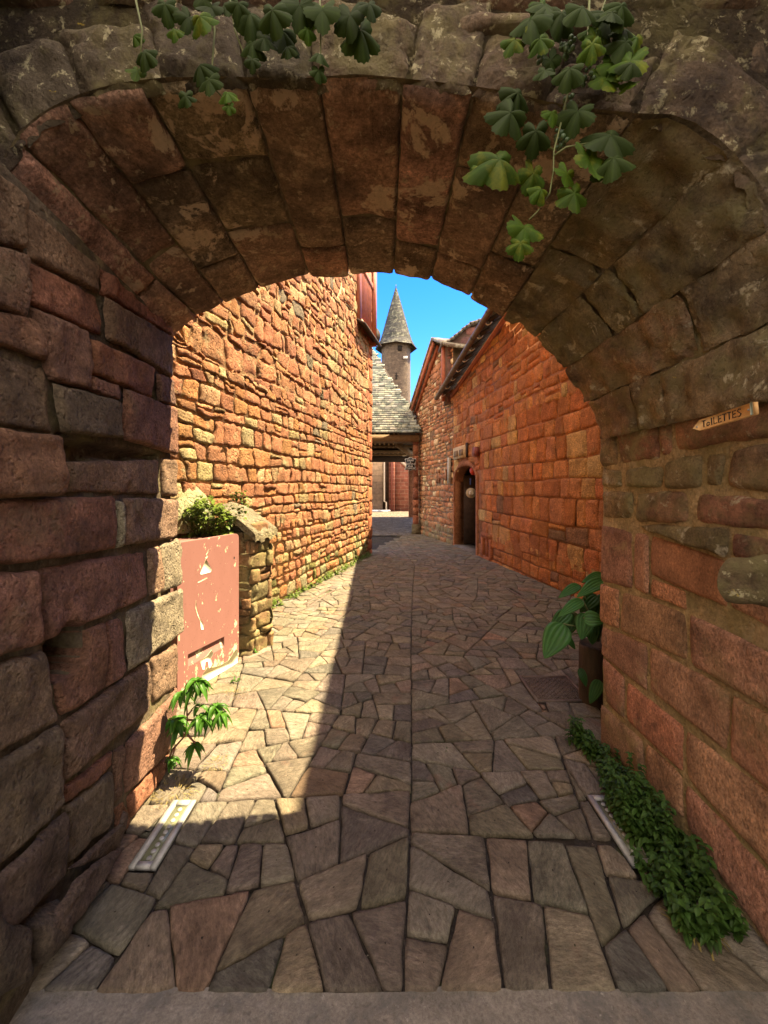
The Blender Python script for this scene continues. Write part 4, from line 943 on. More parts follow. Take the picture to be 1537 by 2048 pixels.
rd.poly([(-5.2, 15.15, 3.66), (-2.2, 22.5, 11.3), (-5.2, 25, 3.66)], [(0, 1, 2)], (.06, .045, .03)); rd.poly([(-5.2, 25, 3.66), (1.43, 25, 3.66), (-2.0, 22.6, 11.2)], [(0, 1, 2)], (.06, .045, .03))
rd.box((1.40, 16.3, 3.66), (4.7, 25.0, 3.8), (.06, .045, .03))
rd.build('roof_deck', M['darkwood'], mh, smooth=False)
bm_ = MB(); bm_.box((-5.2, 15.3, 3.36), (1.34, 15.62, 3.62)); bm_.build('front_beam', M['wood'], mh, smooth=False)
bm_ = MB(); bm_.box((-5.2, 24.2, 3.15), (2.4, 24.5, 3.55)); bm_.build('rear_beam', M['darkwood'], mh, smooth=False)
bm_ = MB(); bm_.box((-5.2, 19.6, 3.3), (1.5, 19.8, 3.55)); bm_.build('tie_beam', M['wood'], mh, smooth=False)
bm_ = MB(); bm_.beam((X(795, 17.5), 17.5, Z(888, 17.5)), (X(828, 19), 19, Z(912, 19)), .2, .2); bm_.build('brace', M['wood'], mh, smooth=False)
for i in range(12):
    x = -1.6+i*.27; r_ = MB(); ye = min(19.0, float(np.interp(-x, [-v for v in hipx], hipy))-.5); ye = max(ye, 15.9); r_.beam((x, 15.62, 3.70+1.05*.47-.22), (x, ye, 3.70+1.05*(ye-15.15)-.22), .09, .11); r_.beam((x, 24.4, 3.62), (x, 22, 5.2), .09, .11); r_.build('rafter', M['wood'], mh, smooth=False)
for i in range(5):
    r_ = MB(); r_.box((-4, 16.4+i*1.6, 3.42), (1.4, 16.5+i*1.6, 3.5)); r_.build('ceiling_batten', M['wood'], mh, smooth=False)
pi_ = MB(); z = -.22; k = 0
x0, x1 = X(826.5, 15.6), X(836.5, 15.6)
while z < 3.3:
    hh = random.uniform(.28, .5); e = .004*(k % 2); pi_.box((x0-e, 15.45-e, z+.006), (x1+e, 15.7+e, z+hh-.006), jcol([(.42,.16,.085), (.36,.13,.075)])); z += hh; k += 1
pi_.box((x0+.01, 15.46, -.2), (x1-.01, 15.69, 3.36), (.3, .2, .12)); pi_.box((x0-.05, 15.4, -.3), (x1+.05, 15.75, .18), (.2, .16, .09))
pi_.build('pillar', M['ashlar'], mh, smooth=False)
for px in (-4.9,):
    p2 = MB(); p2.box((px, 15.4, -.3), (px+.4, 15.75, 3.36), (.36, .15, .08)); p2.build('pillar', M['ashlar'], mh, smooth=False)
p2 = MB(); p2.box((1.5, 24.1, -.3), (1.9, 24.5, 3.3), (.36, .15, .08)); p2.build('pillar', M['ashlar'], mh, smooth=False)
# ================================================================ CHURCH + TOWER
ch = thing('church', 'red and grey stone church wall seen beyond the market hall', 'church', (0, 31, -.2))
c1_ = MB(); c1_.box((X(778, 31), 30.6, -.4), (X(850, 31), 36, 6.3)); c1_.build('wall', M['church'], ch, smooth=False)
c1_ = MB(); c1_.box((-8, 30.2, -.4), (X(766, 31), 36, 6.0)); c1_.build('grey_wall', M['churchgrey'], ch, smooth=False)
c1_ = MB(); c1_.box((X(766, 31)+.002, 31.4, -.4), (X(778, 31)-.002, 36, 6.0)); c1_.build('shaded_recess', M['churchgrey'], ch, smooth=False)
c1_ = MB(); c1_.box((X(783, 31), 30.35, -.4), (X(790, 31), 30.6, 5.6)); c1_.build('pilaster', M['church'], ch, smooth=False)
c1_ = MB(); c1_.tube([(X(769, 30), 30, 5.5), (X(769, 30), 30, .55), (X(773, 30), 30, .5), (X(773, 30), 30, -.15)], .06, 8); c1_.build('downpipe', M['pipe'], ch)
c1_ = MB(); c1_.tube([(X(784, 30), 30.25, 5.5), (X(784, 30), 30.25, -.15)], .06, 8); c1_.build('downpipe', M['redpipe'], ch)
c1_ = MB(); c1_.box((-4, 29.6, -.2), (X(781, 30), 30.2, -.08)); c1_.build('step', M['concrete'], ch, smooth=False)
c1_ = MB(); c1_.beam((X(803, 30), 30.55, Z(921, 30)), (X(818, 30), 30.55, Z(935, 30)), .12, .2); c1_.beam((X(818, 30), 30.52, Z(943, 30)), (X(832, 30), 30.52, Z(943, 30)), .2, .3); c1_.build('sunlit_moulding', M['pipe'], ch, smooth=False)
c1_ = MB(); c1_.poly([(-8, 30, 5.9), (3.2, 30.2, 6.2), (3.2, 35, 7.3), (-8, 35, 7.3)], [(0, 1, 2, 3)], (.1, .1, .09)); c1_.build('roof', M['slate'], ch, smooth=False)
TY = 45.; tcx = X(792.5, TY)
tw = thing('bell_tower', 'slender stone tower with pointed slate spire rising behind the market hall', 'tower', (tcx, TY, -.2))
def octa(r_, z, rot=0.0, cx=tcx, n=8): 
    t = -math.pi/2+rot+np.arange(n)/n*2*math.pi; return np.stack([cx+r_*np.cos(t), TY+r_*np.sin(t), np.full(n, z)], -1)
sft = MB(); sft.grid(np.stack([octa(1.66, -.3, .0), octa(1.62, 17.9, .0)]), closed=True); sft.build('shaft', M['tower'], tw, smooth=False)
sp = MB(); prof = [(2.36, 17.2), (1.98, 17.75), (1.76, 18.2), (1.50, 19.0), (.78, 21.6), (.05, 24.1)]
def octs(z, r_): return octa(r_, z, -.03, tcx)
for i in range(len(prof)-1):
    (ra_, za_), (rb_, zb_) = prof[i], prof[i+1]; ns = max(1, int((zb_-za_)/.18))
    for k in range(ns):
        t0, t1 = k/ns, (k+1)/ns
        o0 = octs(za_+(zb_-za_)*t0, ra_+(rb_-ra_)*t0+.03); o1 = octs(za_+(zb_-za_)*t1, ra_+(rb_-ra_)*t1+.0)
        sp.grid(np.stack([o0, o1]), jcol([(.055,.058,.056), (.07,.07,.065)], j=.2), closed=True)
sp.grid(np.stack([octs(17.25, 2.33), octs(17.9, 1.5)]), (.03, .025, .02), closed=True)
sp.build('spire', M['spire'], tw, smooth=False)
fn = MB(); fn.tube([(tcx, TY, 23.9), (tcx, TY, 24.45)], [.09, .02], 6); fn.build('finial', M['black'], tw)
wn = MB(); yw = TY-1.6; wn.box((X(796, yw), yw-.02, Z(701, yw)), (X(804.5, yw), yw+.3, Z(691, yw))); wn.build('window', M['void'], tw, smooth=False)
wn = MB(); wn.box((X(807, yw), yw-.03, Z(717, yw)), (X(815.5, yw), yw+.2, Z(712.5, yw))); wn.build('plaque', M['white'], tw, smooth=False)
wn = MB(); yw2 = TY-1.66; wn.box((X(792.3, yw2), yw2-.02, Z(757, yw2)), (X(794.3, yw2), yw2+.1, Z(745, yw2))); wn.box((X(791, yw2), yw2-.022, Z(752, yw2)), (X(796.3, yw2), yw2+.1, Z(750.5, yw2))); wn.box((X(791.2, yw2), yw2-.021, Z(758.5, yw2)), (X(795.6, yw2), yw2+.1, Z(756, yw2))); wn.build('arrow_slit', M['void'], tw, smooth=False)
# ================================================================ FLOOR LIGHTS, MANHOLE
def floorlight(c, ang, L, W, label, mat=None):
    o = thing('ground_light', label, 'light', (c[0], c[1], float(zg(c[1]))), 'strip lights set in the paving'); R = Matrix.Rotation(ang, 4, 'Z'); R.translation = Vector(o.location)
    def bb(mb, a, b): mb.box(a, b, M=R)
    fm = MB(); w = .026; bb(fm, (-W/2, -L/2, -.01), (-W/2+w, L/2, .009)); bb(fm, (W/2-w, -L/2, -.01), (W/2, L/2, .009)); bb(fm, (-W/2+w, -L/2, -.01), (W/2-w, -L/2+w, .009)); bb(fm, (-W/2+w, L/2-w, -.01), (W/2-w, L/2, .009))
    f = fm.build('frame', mat or M['metal'], o, smooth=False)
    gl = MB(); bb(gl, (-W/2+w, -L/2+w, -.02), (W/2-w, L/2-w, -.002)); gl.build('glass', M['glass'], o, smooth=False)
    n = 9
    for i in range(n if L < .5 else 0):
        y = -L/2+.05+i*(L-.1)/(n-1); g2 = MB(); cpos = R @ Vector((0, y, -.001)); t = np.arange(10)/10*2*math.pi
        g2.grid(np.array([[(cpos[0]+r_*math.cos(q), cpos[1]+r_*math.sin(q), cpos[2]+h_) for q in t] for r_, h_ in ((.011, 0), (.010, .003), (.001, .004))]), closed=True); g2.build('lens', M['metal'], o)
    return o
floorlight((-1.015, 1.858), .0, .36, .115, 'steel framed glass strip light in the paving half in sun by the left pier')
floorlight((1.108, 1.88), .0, .38, .115, 'steel framed strip light partly overgrown by weeds at the right pier')
floorlight((-.945, 5.9), -math.atan2(.23, .8), .85, .12, 'grey strip light in sunlit paving below the rubble wall', M['iron'])
floorlight((2.06, 5.97), math.atan2(.09, .93), .9, .11, 'narrow strip light in shaded paving beside the orange wall', M['iron'])
mc_ = thing('manhole_cover', 'square patterned iron manhole cover in the paving near the potted plant', 'manhole cover', (1.35, 3.19, 0))
f_ = MB(); X0, X1, Y0, Y1 = 1.142, 1.556, 2.995, 3.395
for a, b in (((X0, Y0), (X0+.018, Y1)), ((X1-.018, Y0), (X1, Y1)), ((X0+.018, Y0), (X1-.018, Y0+.018)), ((X0+.018, Y1-.018), (X1-.018, Y1))): f_.box((*a, -.02), (*b, .004))
f_.build('frame', M['iron'], mc_, smooth=False)
pt_ = MB(); pt_.box((X0+.024, Y0+.024, -.02), (X1-.024, Y1-.024, -.002))
k = 0
for i in range(16):
    for j in range(15):
        x = X0+.036+i*.0225; y = Y0+.036+j*.0225
        a = .009; b = .003
        if (i+j) % 2: a, b = b, a
        pt_.box((x-a, y-b, -.002), (x+a, y+b, .006))
pt_.build('plate', M['iron'], mc_, smooth=False)
# ================================================================ TOILET SIGN
sgp = lambda a, b: np.array((1.27/((a-CX)/F), Z(b, 1.27/((a-CX)/F))))
sa, sb = sgp(1390, 855), sgp(1513, 816); dirs = sb-sa; LSg = float(np.linalg.norm(dirs)); dirs /= LSg; per = np.array((dirs[1], -dirs[0])); per = per if per[1] > 0 else -per
tsn = thing('toilet_sign', 'small arrow-shaped wooden board reading TOILETTES on the right pier', 'sign', tuple(PR(np.array(sa[0]), np.array(sa[1]), np.array(.03))))
def PT_(a, b, h): q = sa+dirs*a+per*b; return np.array((1.33-h, q[0], q[1]))
hw = .0215
def tslab(mb, poly, h0, h1):
    n = len(poly); mb.poly([PT_(a, b, h0) for a, b in poly]+[PT_(a, b, h1) for a, b in poly], [tuple(range(n)), tuple(range(n, 2*n))[::-1]]+[(i, (i+1) % n, n+(i+1) % n, n+i) for i in range(n)])
t_ = MB(); tslab(t_, [(0, -.004), (.035, -hw), (LSg, -hw), (LSg, hw), (.035, hw)], .052, .068)
t_.build('board', plain('orange_sign_wood', (.72, .42, .16), .6, bump=.2, mott=.25, ms=30), tsn, smooth=False)
letters = {'T': [[(.0, 1), (1, .92)], [(.5, .95), (.45, 0)]], 'O': [[(.5, .8), (.1, .6), (.05, .3), (.4, .08), (.85, .3), (.9, .6), (.5, .8)]], 'I': [[(.5, 1), (.45, .0)]],
 'L': [[(.15, 1), (.1, .05), (.9, .1)]], 'E': [[(.95, .95), (.15, .95), (.1, .05), (.95, .08)], [(.12, .5), (.8, .55)]], 'S': [[(.9, .9), (.4, 1), (.1, .75), (.5, .5), (.9, .3), (.5, .0), (.05, .1)]]}
t_ = MB(); x = .05; cw = (LSg-.085)/9*.80
for i, chh in enumerate('TOILETTES'):
    w = cw*(.5 if chh == 'I' else 1); hh = .027*(.7 if chh == 'O' else 1)
    for st in letters[chh]: t_.tube([PT_(x+a*w, -.0135+b*hh, .0685) for a, b in st], .0019, 5)
    x += w+cw*.25
t_.build('lettering', M['black'], tsn)
for a in (.022, LSg-.02):
    t_ = MB(); c = PT_(a, 0 if a > .1 else -.003, .068); t = np.arange(10)/10*2*math.pi; t_.grid(np.array([[(c[0]-h_, c[1]+r_*math.cos(q), c[2]+r_*math.sin(q)) for q in t] for r_, h_ in ((.004, 0), (.0035, .002), (.0005, .0022))]), closed=True); t_.build('screw', M['metal'], tsn)
t_ = MB(); tslab(t_, [(LSg-.013, -hw), (LSg-.004, -hw), (LSg-.004, hw), (LSg-.013, hw)], .0678, .0692); t_.build('end_stripe', plain('grey_green_stripe', (.30, .36, .28), .6), tsn, smooth=False)
# ================================================================ PLANTS
def frame(nrm, upv):
    n = np.array(nrm, float); n /= np.linalg.norm(n); u = np.array(upv, float); u = u-n*(u@n); u /= np.linalg.norm(u); return n, u, np.cross(u, n)
def vleaf(mb, c, size, ang, nrm, cup=.15, col=(1,1,1)):
    """five-lobed toothed leaf; ang: direction of the tip in the plane"""
    n, u, r = frame(nrm, (0, 0, 1)); K = 90; th = np.linspace(-math.pi, math.pi, K, endpoint=False)
    rs0 = .56+.40*np.abs(np.cos(th*2.5))**.9+.10*np.cos(th)-.30*np.exp(-((np.abs(th)-math.pi)/.25)**2); rt = .05*(np.abs(((th*13/math.pi) % 1)-.5)*4-1)+.025*np.array([random.uniform(-1, 1) for _ in th])
    cu1, cu2 = random.uniform(-.12, .12), random.uniform(-.10, .14)
    d = math.cos(ang)*u+math.sin(ang)*r; e = np.cross(n, d); rows = []; cols = []
    wv = random.uniform(0, 6)
    for f in (.02, .3, .6, .85, 1):
        rad = rs0+rt*(f > .95)
        p = c+size*.5*f*(rad*np.cos(th))[:, None]*d+size*.5*f*(rad*np.sin(th))[:, None]*e
        hh = size*(-cup*f*f*1.2+.012*np.cos(th*5)*f+cu1*np.cos(th)*f*f+cu2*np.abs(np.sin(th))*f+.06*np.sin(th*2+wv)*f*f)
        p = p+hh[:, None]*n; rows.append(p)
        vein = 1+.35*np.exp(-((np.abs(((th*2.5/math.pi) % 1)-.5)-.5)/.06)**2)*(f < .9); cols.append(np.array(col)[None, :]*vein[:, None])
    mb.grid(np.array(rows), np.array(cols), closed=True)
def vine(name, label, leaves, y0, stems, loc, grapes=()):
    o = thing(name, label, 'vine', loc)
    for (px, py, sz, ang, m) in leaves:
        y = y0+random.uniform(-.05, .03); c = np.array((X(px, y), y, Z(py, y))); l = MB()
        k = random.uniform(.75, 1.15)
        vleaf(l, c, sz/F*y*1.32, math.radians(ang), (random.uniform(-.45, .45), -1, random.uniform(-.1, .45)), cup=random.uniform(.05, .25), col=(k, k, k))
        l.build('leaf', M[m], o)
    for st in stems:
        s_ = MB(); s_.tube([(X(a, y0+.02), y0+.02+d, Z(b, y0+.02)) for a, b, d in st], np.linspace(.0035, .0018, len(st)), 6); s_.build('stem', M['stem'], o)
    for (px, py, n, sp) in grapes:
        g = MB()
        for i in range(n):
            t = random.random(); w = sp*(1-.6*t); q = (X(px+random.uniform(-w, w), y0+.03), y0+.04+random.uniform(-.02, .02), Z(py+t*sp*2.2, y0+.03)); r_ = random.uniform(.0055, .0085); a = np.arange(8)/8*2*math.pi
            g.grid(np.array([[(q[0]+r_*math.sin(b)*math.cos(z), q[1]+r_*math.sin(b)*math.sin(z), q[2]+r_*math.cos(b)) for z in a] for b in (.05, .8, 1.57, 2.35, 3.1)]), closed=True)
        g.build('grape_cluster', M['grape'], o)
    return o
D = 180
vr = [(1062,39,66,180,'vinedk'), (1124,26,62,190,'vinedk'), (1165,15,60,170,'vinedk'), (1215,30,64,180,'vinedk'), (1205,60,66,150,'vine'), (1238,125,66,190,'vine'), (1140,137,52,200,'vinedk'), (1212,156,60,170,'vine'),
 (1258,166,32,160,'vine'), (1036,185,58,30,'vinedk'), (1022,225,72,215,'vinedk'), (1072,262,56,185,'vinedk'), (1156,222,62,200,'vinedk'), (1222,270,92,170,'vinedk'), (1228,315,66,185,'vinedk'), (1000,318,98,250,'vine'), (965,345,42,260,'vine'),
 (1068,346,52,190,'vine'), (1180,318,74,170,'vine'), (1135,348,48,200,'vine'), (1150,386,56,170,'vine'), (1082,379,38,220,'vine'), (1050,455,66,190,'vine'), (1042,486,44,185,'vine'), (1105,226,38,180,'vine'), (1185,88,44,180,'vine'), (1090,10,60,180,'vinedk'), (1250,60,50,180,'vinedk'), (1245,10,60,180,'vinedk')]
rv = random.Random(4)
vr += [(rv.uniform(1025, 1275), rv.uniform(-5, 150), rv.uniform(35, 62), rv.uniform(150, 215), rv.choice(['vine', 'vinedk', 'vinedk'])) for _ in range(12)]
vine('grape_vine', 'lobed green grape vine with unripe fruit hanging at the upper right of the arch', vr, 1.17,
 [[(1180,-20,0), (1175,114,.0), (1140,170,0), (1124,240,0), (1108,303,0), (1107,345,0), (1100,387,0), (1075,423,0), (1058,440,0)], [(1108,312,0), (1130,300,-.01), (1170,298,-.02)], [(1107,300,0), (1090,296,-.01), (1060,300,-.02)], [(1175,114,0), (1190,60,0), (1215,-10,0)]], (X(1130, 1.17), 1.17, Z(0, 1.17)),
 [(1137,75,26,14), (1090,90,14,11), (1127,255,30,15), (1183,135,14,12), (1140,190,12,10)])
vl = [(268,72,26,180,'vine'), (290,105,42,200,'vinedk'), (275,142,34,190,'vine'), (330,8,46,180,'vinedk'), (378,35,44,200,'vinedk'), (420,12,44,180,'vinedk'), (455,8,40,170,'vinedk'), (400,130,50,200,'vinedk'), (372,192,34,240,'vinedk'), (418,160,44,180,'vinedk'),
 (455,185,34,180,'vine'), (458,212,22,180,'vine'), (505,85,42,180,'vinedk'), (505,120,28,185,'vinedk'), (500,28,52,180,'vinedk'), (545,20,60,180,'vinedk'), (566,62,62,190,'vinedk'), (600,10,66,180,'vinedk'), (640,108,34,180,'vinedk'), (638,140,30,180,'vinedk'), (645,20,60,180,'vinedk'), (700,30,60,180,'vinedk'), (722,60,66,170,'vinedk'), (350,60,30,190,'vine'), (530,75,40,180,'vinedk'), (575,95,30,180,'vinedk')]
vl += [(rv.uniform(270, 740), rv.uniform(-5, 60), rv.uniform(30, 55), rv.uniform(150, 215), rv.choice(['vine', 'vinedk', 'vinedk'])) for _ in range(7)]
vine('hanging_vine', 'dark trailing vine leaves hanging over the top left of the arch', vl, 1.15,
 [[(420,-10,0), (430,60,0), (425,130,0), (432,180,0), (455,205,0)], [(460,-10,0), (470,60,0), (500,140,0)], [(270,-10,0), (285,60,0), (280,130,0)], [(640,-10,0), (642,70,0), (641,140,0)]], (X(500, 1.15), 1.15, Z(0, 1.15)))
# drooping-leaf weed by the left pier
def blade(mb, base, d, L, W, droop, col=(1,1,1), fold=.25, n=7, ribs=0):
    base = np.array(base, float); d = np.array(d, float); d /= np.linalg.norm(d); side = np.cross(d, (0, 0, 1)); side = side/(np.linalg.norm(side)+1e-9)
    t = np.linspace(0, 1, n); m = 5 if not ribs else 15; s = np.linspace(-1, 1, m)
    ctr = base+np.outer(t*L, d); ctr[:, 2] -= droop*L*t**2
    w = W*np.sin(np.clip(t, .02, 1)**.7*math.pi)**.8*.5; w[-1] = .0005
    tang = np.gradient(ctr, axis=0); tang /= np.linalg.norm(tang, axis=1)[:, None]; up = np.cross(side, tang)
    P = ctr[:, None, :]+w[:, None, None]*s[None, :, None]*side+(fold*w[:, None]*np.abs(s)[None, :])[..., None]*up[:, None, :]
    if ribs: P = P+(.035*W*np.cos(s*ribs)[None, :]*np.sin(t*math.pi)[:, None])[..., None]*up[:, None, :]
    c = np.broadcast_to(np.array(col), (n, m, 3)).copy()
    if ribs: c *= (1+.35*np.cos(s*ribs*1.0))[None, :, None]
    mb.grid(P, c)
wd = thing('leafy_weed', 'bright green weed with drooping leaf clusters growing at the foot of the left pier', 'plant', (-1.13, 2.26, 0))
def wp_(px, py, y): return np.array((X(px, y), y, Z(py, y)))
wst = [[(330,1545),(345,1500),(370,1472),(375,1440),(374,1405),(392,1368)], [(370,1472),(352,1452),(350,1448)], [(375,1440),(400,1440),(428,1425)], [(374,1405),(360,1395)], [(372,1465),(392,1488),(388,1498)], [(352,1490),(345,1515)], [(376,1430),(385,1420)]]
for st in wst:
    s_ = MB(); s_.tube([wp_(a, b, 2.24) for a, b in st], np.linspace(.006, .003, len(st)), 6); s_.build('stem', M['redstem'], wd)
for (px, py, n, sz) in ((393,1362,12,1.1), (362,1388,9,1), (404,1375,7,.9), (432,1415,12,1.05), (444,1428,6,.9), (352,1440,11,1.1), (358,1452,7,1), (402,1435,10,1), (408,1442,6,.9), (388,1492,10,.9), (345,1515,7,.7), (398,1412,3,1.0), (340,1525,6,.6)):
    c = wp_(px, py, 2.24+random.uniform(-.03, .03)); l = MB()
    n = int(n*1.5)
    for i in range(n):
        a = i/n*2*math.pi+random.uniform(-.3, .3); e = random.uniform(-.2, .6); k = random.uniform(.7, 1.3)
        blade(l, c+np.array((0, 0, random.uniform(-.01, .01))), (math.cos(a), math.sin(a), e), .078*sz*random.uniform(.6, 1.15), .030*sz, random.uniform(.7, 1.4), (k, k, k*.9), fold=.5)
    l.build('leaf_cluster', M['weed'], wd)
# hosta in log pot
hp = thing('potted_hosta', 'broad ribbed-leaf hosta plant in a rough brown log pot behind the right pier', 'potted plant', (1.60, 3.02, 0))
lg = MB(); t = np.arange(26)/26*2*math.pi; rr = .125*(1+.05*fbm(np.cos(t)*2, np.sin(t)*2, 1.))
rows = [np.stack([1.605+rr*k*np.cos(t), 3.02+rr*k*np.sin(t), np.full(26, z)+.004*np.cos(t*5)], -1) for k, z in ((1.0, -.02), (1.02, .2), (1, .40), (.96, .42), (.85, .40), (.01, .38))]
lg.grid(np.array(rows), closed=True); lg.build('pot', M['bark'], hp)
def hleaf(bp, tp, wpx, y0, y1, k, nrm=(-.25, -.75, .6), arch=.12):
    b_ = wp_(bp[0], bp[1], y0); t_ = wp_(tp[0], tp[1], y1); d = t_-b_; L = np.linalg.norm(d); d = d/L; nv = np.array(nrm, float); nv -= d*(nv@d); nv /= np.linalg.norm(nv); sd = np.cross(d, nv)
    n = 20; m = 19; t = np.linspace(0, 1, n); s = np.linspace(-1, 1, m); W = wpx/F*(y0+y1)/2
    w = W*.5*(np.sin(np.clip(t, .0, 1)**.62*math.pi)**.75); w[0] = W*.03; w[-1] = .0004
    P = b_+np.outer(t*L, d)[:, None, :]+w[:, None, None]*s[None, :, None]*sd
    hgt = arch*L*np.sin(t*math.pi)[:, None]-.18*w[:, None]*(1-np.abs(s)[None, :])+.045*W*np.cos(s*16)[None, :]*np.sin(t*math.pi)[:, None]**.5+.02*W*np.sin(t*9+k*7)[:, None]*np.sign(s)[None, :]*np.abs(s)[None, :]
    P = P+hgt[..., None]*nv; c = np.full((n, m, 3), k); c *= (1+.22*np.cos(s*16))[None, :, None]
    l = MB(); l.grid(P, c); l.build('leaf', M['hosta'], hp)
    if b_[2] < .42: return
    s_ = MB(); s_.tube([(1.62, 3.02, .44), (np.array((1.62, 3.02, .44))+b_)/2+np.array((0, 0, .04)), b_], .006, 6); s_.build('stalk', M['stem'], hp)
for a_ in (((1206,1147),(1163,1166),17,2.96,2.9,1.1), ((1160,1170),(1117,1196),20,2.98,2.95,.9), ((1208,1160),(1154,1195),27,2.9,2.82,1.25), ((1166,1200),(1117,1234),24,2.88,2.8,1.1), ((1140,1222),(1100,1262),30,2.92,2.88,.7),
           ((1128,1248),(1089,1317),50,2.84,2.74,.95), ((1174,1226),(1163,1280),36,2.82,2.78,.9), ((1168,1236),(1212,1242),34,2.8,2.76,1.35), ((1130,1270),(1151,1299),14,2.95,2.95,.5), ((1160,1336),(1173,1374),16,2.9,2.88,.5),
           ((1200,1360),(1180,1408),24,2.82,2.78,.7), ((1195,1190),(1160,1225),30,2.98,2.98,.5), ((1215,1190),(1180,1250),34,3.0,2.96,.45), ((1150,1225),(1130,1275),30,3.0,2.98,.45), ((1185,1240),(1185,1290),30,2.95,2.92,.5),
           ((1230,1170),(1215,1230),40,2.9,2.85,.9), ((1240,1150),(1290,1200),40,3.0,3.0,.9), ((1240,1200),(1300,1260),40,3.0,3.0,.9)):
    hleaf(*a_)
# weeds at the right pier
nb = MB(); rs = random.Random(9)
def weedbed(mb, spots, hmax, lsz, sd, mat_col=(1,1,1)):
    rs = random.Random(sd)
    for (x, y, k) in spots:
        h = hmax*k*rs.uniform(.5, 1); lean = np.array((rs.uniform(-.35, .2), rs.uniform(-.3, .2)))
        base = np.array((x, y, float(zg(y)))); top_ = base+np.array((lean[0]*h, lean[1]*h, h)); mb.tube([base, (base+top_)/2+np.array((0, 0, .01)), top_], .0016, 4, (.5, .6, .4))
        nn = max(2, int(h/.02))
        for j in range(nn):
            t = (j+1)/nn; p = base+(top_-base)*t
            for q in range(3):
                a = j*1.57+q*2.1+rs.uniform(-.3, .3); c = rs.uniform(.55, 1.35)
                blade(mb, p, (math.cos(a), math.sin(a), rs.uniform(-.1, .5)), lsz*rs.uniform(.45, 1.4)*(1.15-.5*t), lsz*.55, rs.uniform(.2, .7), (c, c, c*.9), fold=.3, n=4)
spots = []
for i in range(470):
    y = rs.uniform(1.40, 2.50); cl_ = .5+.5*float(fbm(y*3.1, 4.2, 1.0, 77, 2))*1.6; w = (.20 if y > 1.66 else .34)*(.5+.75*cl_)
    if rs.random() > .35+.7*cl_: continue
    xl = 1.31-w*rs.random()**.8; spots.append((xl, y, (.35+.75*rs.random())*(.55+.7*cl_)))
weedbed(nb, spots, .25, .038, 3)
tag(nb.build('weed_bed', M['nettle']), 'dense dark green nettle-like weeds along the foot of the right pier', 'weeds', kind='stuff')
nb = MB(); spots = [(1.16+rs.uniform(-.04, .1), y_, 1) for y_ in np.linspace(1.42, 1.5, 4)]
for i in range(150):
    y = rs.uniform(4.5, 10.2); x = -2.83+.24*y+.03+abs(rs.gauss(0, .06)); spots.append((x, y, rs.uniform(.2, 1)))
weedbed(nb, spots[4:], .12, .05, 4)
tag(nb.build('wall_weeds', M['ivy']), 'low yellow-green weeds and moss at the foot of the sunlit rubble wall', 'weeds', kind='stuff')
def clump(name, label, c, n, spread, h, L, mat, cat='plant', W=.4, grp=None):
    mb = MB(); rs = random.Random(hash(name) % 7+n)
    for i in range(n):
        a = rs.uniform(0, 6.28); r_ = spread*rs.random()**.6; b = (c[0]+r_*math.cos(a), c[1]+r_*math.sin(a), c[2]+rs.random()*h); k = rs.uniform(.6, 1.3)
        blade(mb, b, (math.cos(a)+rs.uniform(-.5, .5), math.sin(a)+rs.uniform(-.5, .5), rs.uniform(0, 1.2 if W > .2 else 1.8)), L*rs.uniform(.4, 1.2), L*W, rs.uniform(.2, .8), (k, k, k*.9), n=4)
    o = mb.build(name, mat, loc=c); tag(o, label, cat, grp); return o
clump('small_weed', 'small green weed beside the foot of the buttress', (X(502, G(1305))+.02, G(1305), 0), 45, .035, .05, .035, M['weed'])
clump('small_weed', 'tiny green weed in the sunny paving in front of the cabinet', (X(468, 3.25), 3.3, 0), 26, .03, .02, .03, M['weed'])
clump('dry_grass', 'straw-coloured dry tuft on the paving between leafy weed and steel strip light', (-1.10, 2.10, 0), 110, .10, .005, .045, M['dry'], 'grass', .06)
clump('dry_grass', 'dry yellow tuft on the paving right of the leafy weed', (X(432, 2.32), 2.32, 0), 70, .06, .005, .035, M['dry'], 'grass', .07)
clump('dry_grass', 'pale dry tuft near the foot of the pink cabinet door', (X(475, 3.1), 3.1, 0), 80, .10, .005, .03, M['dry'], 'grass', .07)
clump('grass_tuft', 'sparse yellowing tuft at the lower edge of the weeds on the right', (1.13, 1.45, 0), 50, .06, .01, .07, M['dry'], 'grass', .1)
clump('grass_tuft', 'small green tuft in a joint near the middle of the paving', (X(898, G(1503)), G(1503), -.01), 22, .025, .01, .03, M['nettle'], 'grass', .3)
# ivy on the buttress
iv = MB(); rs = random.Random(14)
for i in range(900):
    t = rs.random(); s_ = rs.random()
    px = 362+rs.random()*96; yv = 3.58+rs.random()*.25; py = 1075-rs.random()**.8*(30+55*(1-abs((px-410)/60)**2 if abs(px-410) < 60 else 0))
    c = np.array((X(px, yv), yv+rs.uniform(0, .12), Z(py, yv)+rs.uniform(-.05, .0))); k = rs.uniform(.5, 1.4)
    a = rs.uniform(0, 6.28); blade(iv, c, (math.cos(a), -abs(math.sin(a))-.2, rs.uniform(-.4, .5)), .045*rs.uniform(.6, 1.2), .036, .4, (k, k, k*.8), n=4)
for i in range(90):
    c = np.array((X(470+rs.uniform(-8, 25), 3.72), 3.72, Z(1000+rs.uniform(-20, 40), 3.72))); k = rs.uniform(.5, 1.4); a = rs.uniform(0, 6.28)
    blade(iv, c, (math.cos(a), -.6, rs.uniform(-.4, .5)), .04, .03, .4, (k, k, k*.8), n=4)
for i in range(14):
    x_ = rs.uniform(-1.75, -1.45); iv.tube([(x_, 3.8, 1.0), (x_+rs.uniform(-.05, .05), 3.65, 1.2), (x_+rs.uniform(-.08, .08), 3.55, 1.3)], .003, 4, (.4, .3, .2))
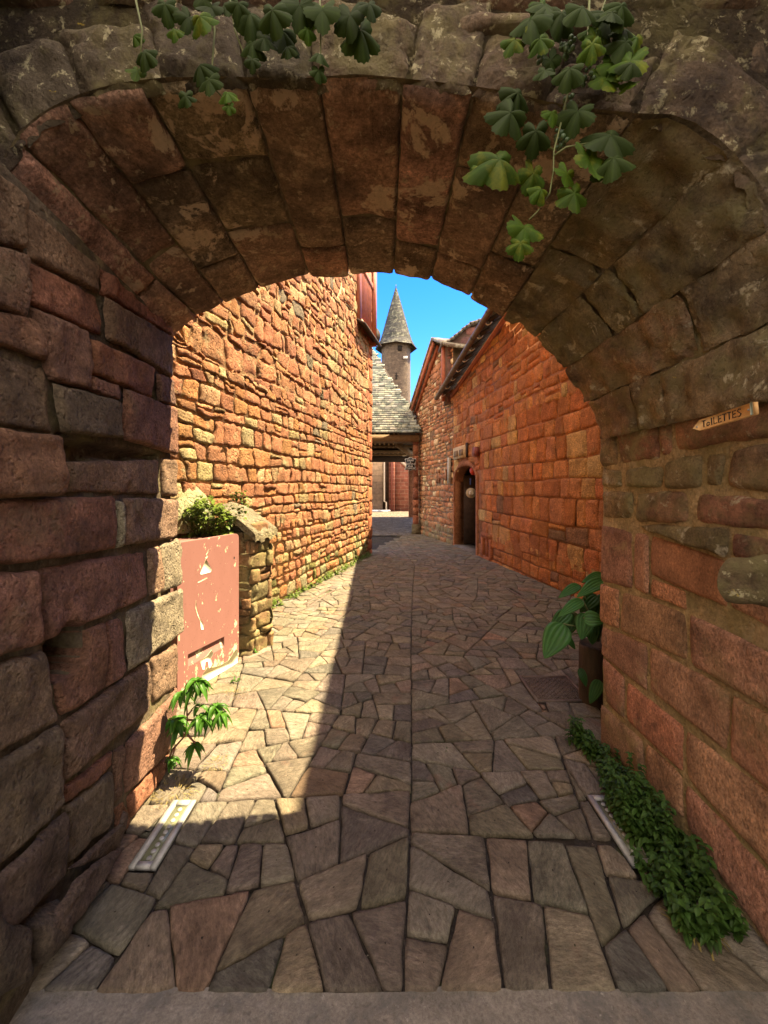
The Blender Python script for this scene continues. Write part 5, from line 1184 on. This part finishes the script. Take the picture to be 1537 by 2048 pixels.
ivo = iv.build('ivy', M['ivy'], loc=(-1.6, 3.7, 1.0)); tag(ivo, 'small-leaved ivy spilling over the low wall above the pink cabinet', 'ivy')
# ================================================================ CAMERA, LIGHT
cam = bpy.data.objects.new('Camera', bpy.data.cameras.new('Camera')); bpy.context.scene.collection.objects.link(cam)
cam.location = (0, 0, EYE); cam.rotation_euler = (math.pi/2, 0, 0)
cam.data.sensor_fit = 'AUTO'; cam.data.sensor_width = 36; cam.data.lens = 36*F/2048; cam.data.shift_y = -(1024-HZ)/2048
cam.data.clip_start = .05; cam.data.clip_end = 3000
S_ = bpy.context.scene; S_.camera = cam
sv = Vector((.505, .18, 1)).normalized(); elev = math.asin(sv.z); az = math.atan2(sv.x, sv.y)
sun = bpy.data.objects.new('Sun', bpy.data.lights.new('Sun', 'SUN')); bpy.context.scene.collection.objects.link(sun)
sun.data.energy = 5; sun.data.angle = math.radians(.5); sun.data.color = (1, .79, .49); sun.rotation_euler = sv.to_track_quat('Z', 'Y').to_euler()
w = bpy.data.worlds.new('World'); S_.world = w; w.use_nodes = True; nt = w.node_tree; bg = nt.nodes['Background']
sky = nt.nodes.new('ShaderNodeTexSky'); sky.sky_type = 'NISHITA'; sky.sun_disc = False; sky.sun_elevation = elev; sky.sun_rotation = az
sky.air_density = 1.0; sky.dust_density = .0; sky.ozone_density = 1.2; sky.altitude = 2500
hs_ = nt.nodes.new('ShaderNodeHueSaturation'); hs_.inputs['Saturation'].default_value = 1.4; hs_.inputs['Value'].default_value = .85
nt.links.new(sky.outputs[0], hs_.inputs['Color']); hs_.inputs['Hue'].default_value = .512
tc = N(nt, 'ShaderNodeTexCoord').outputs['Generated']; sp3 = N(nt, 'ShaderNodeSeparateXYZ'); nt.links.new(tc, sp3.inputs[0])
back = ramp(nt, mth(nt, 'ADD', mth(nt, 'MULTIPLY', sp3.outputs[1], -.5), .5), .22, .50)     # added warm fill glow overhead and behind, brightens the shade; clear ahead
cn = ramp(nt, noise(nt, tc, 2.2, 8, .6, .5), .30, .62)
fill_fac = mth(nt, 'MULTIPLY', back, mth(nt, 'ADD', mth(nt, 'MULTIPLY', cn, .6), .35))
nt.links.new(mix(nt, fill_fac, hs_.outputs[0], (6.6, 5.4, 4.2)), bg.inputs[0]); bg.inputs[1].default_value = .14
S_.view_settings.view_transform = 'Standard'; S_.view_settings.look = 'None'; S_.view_settings.exposure = 2.3; S_.view_settings.gamma = 1
S_.render.resolution_x = 768; S_.render.resolution_y = 1024
try:
    S_.cycles.max_bounces = 10; S_.cycles.diffuse_bounces = 6; S_.cycles.sample_clamp_indirect = 8
except Exception: pass
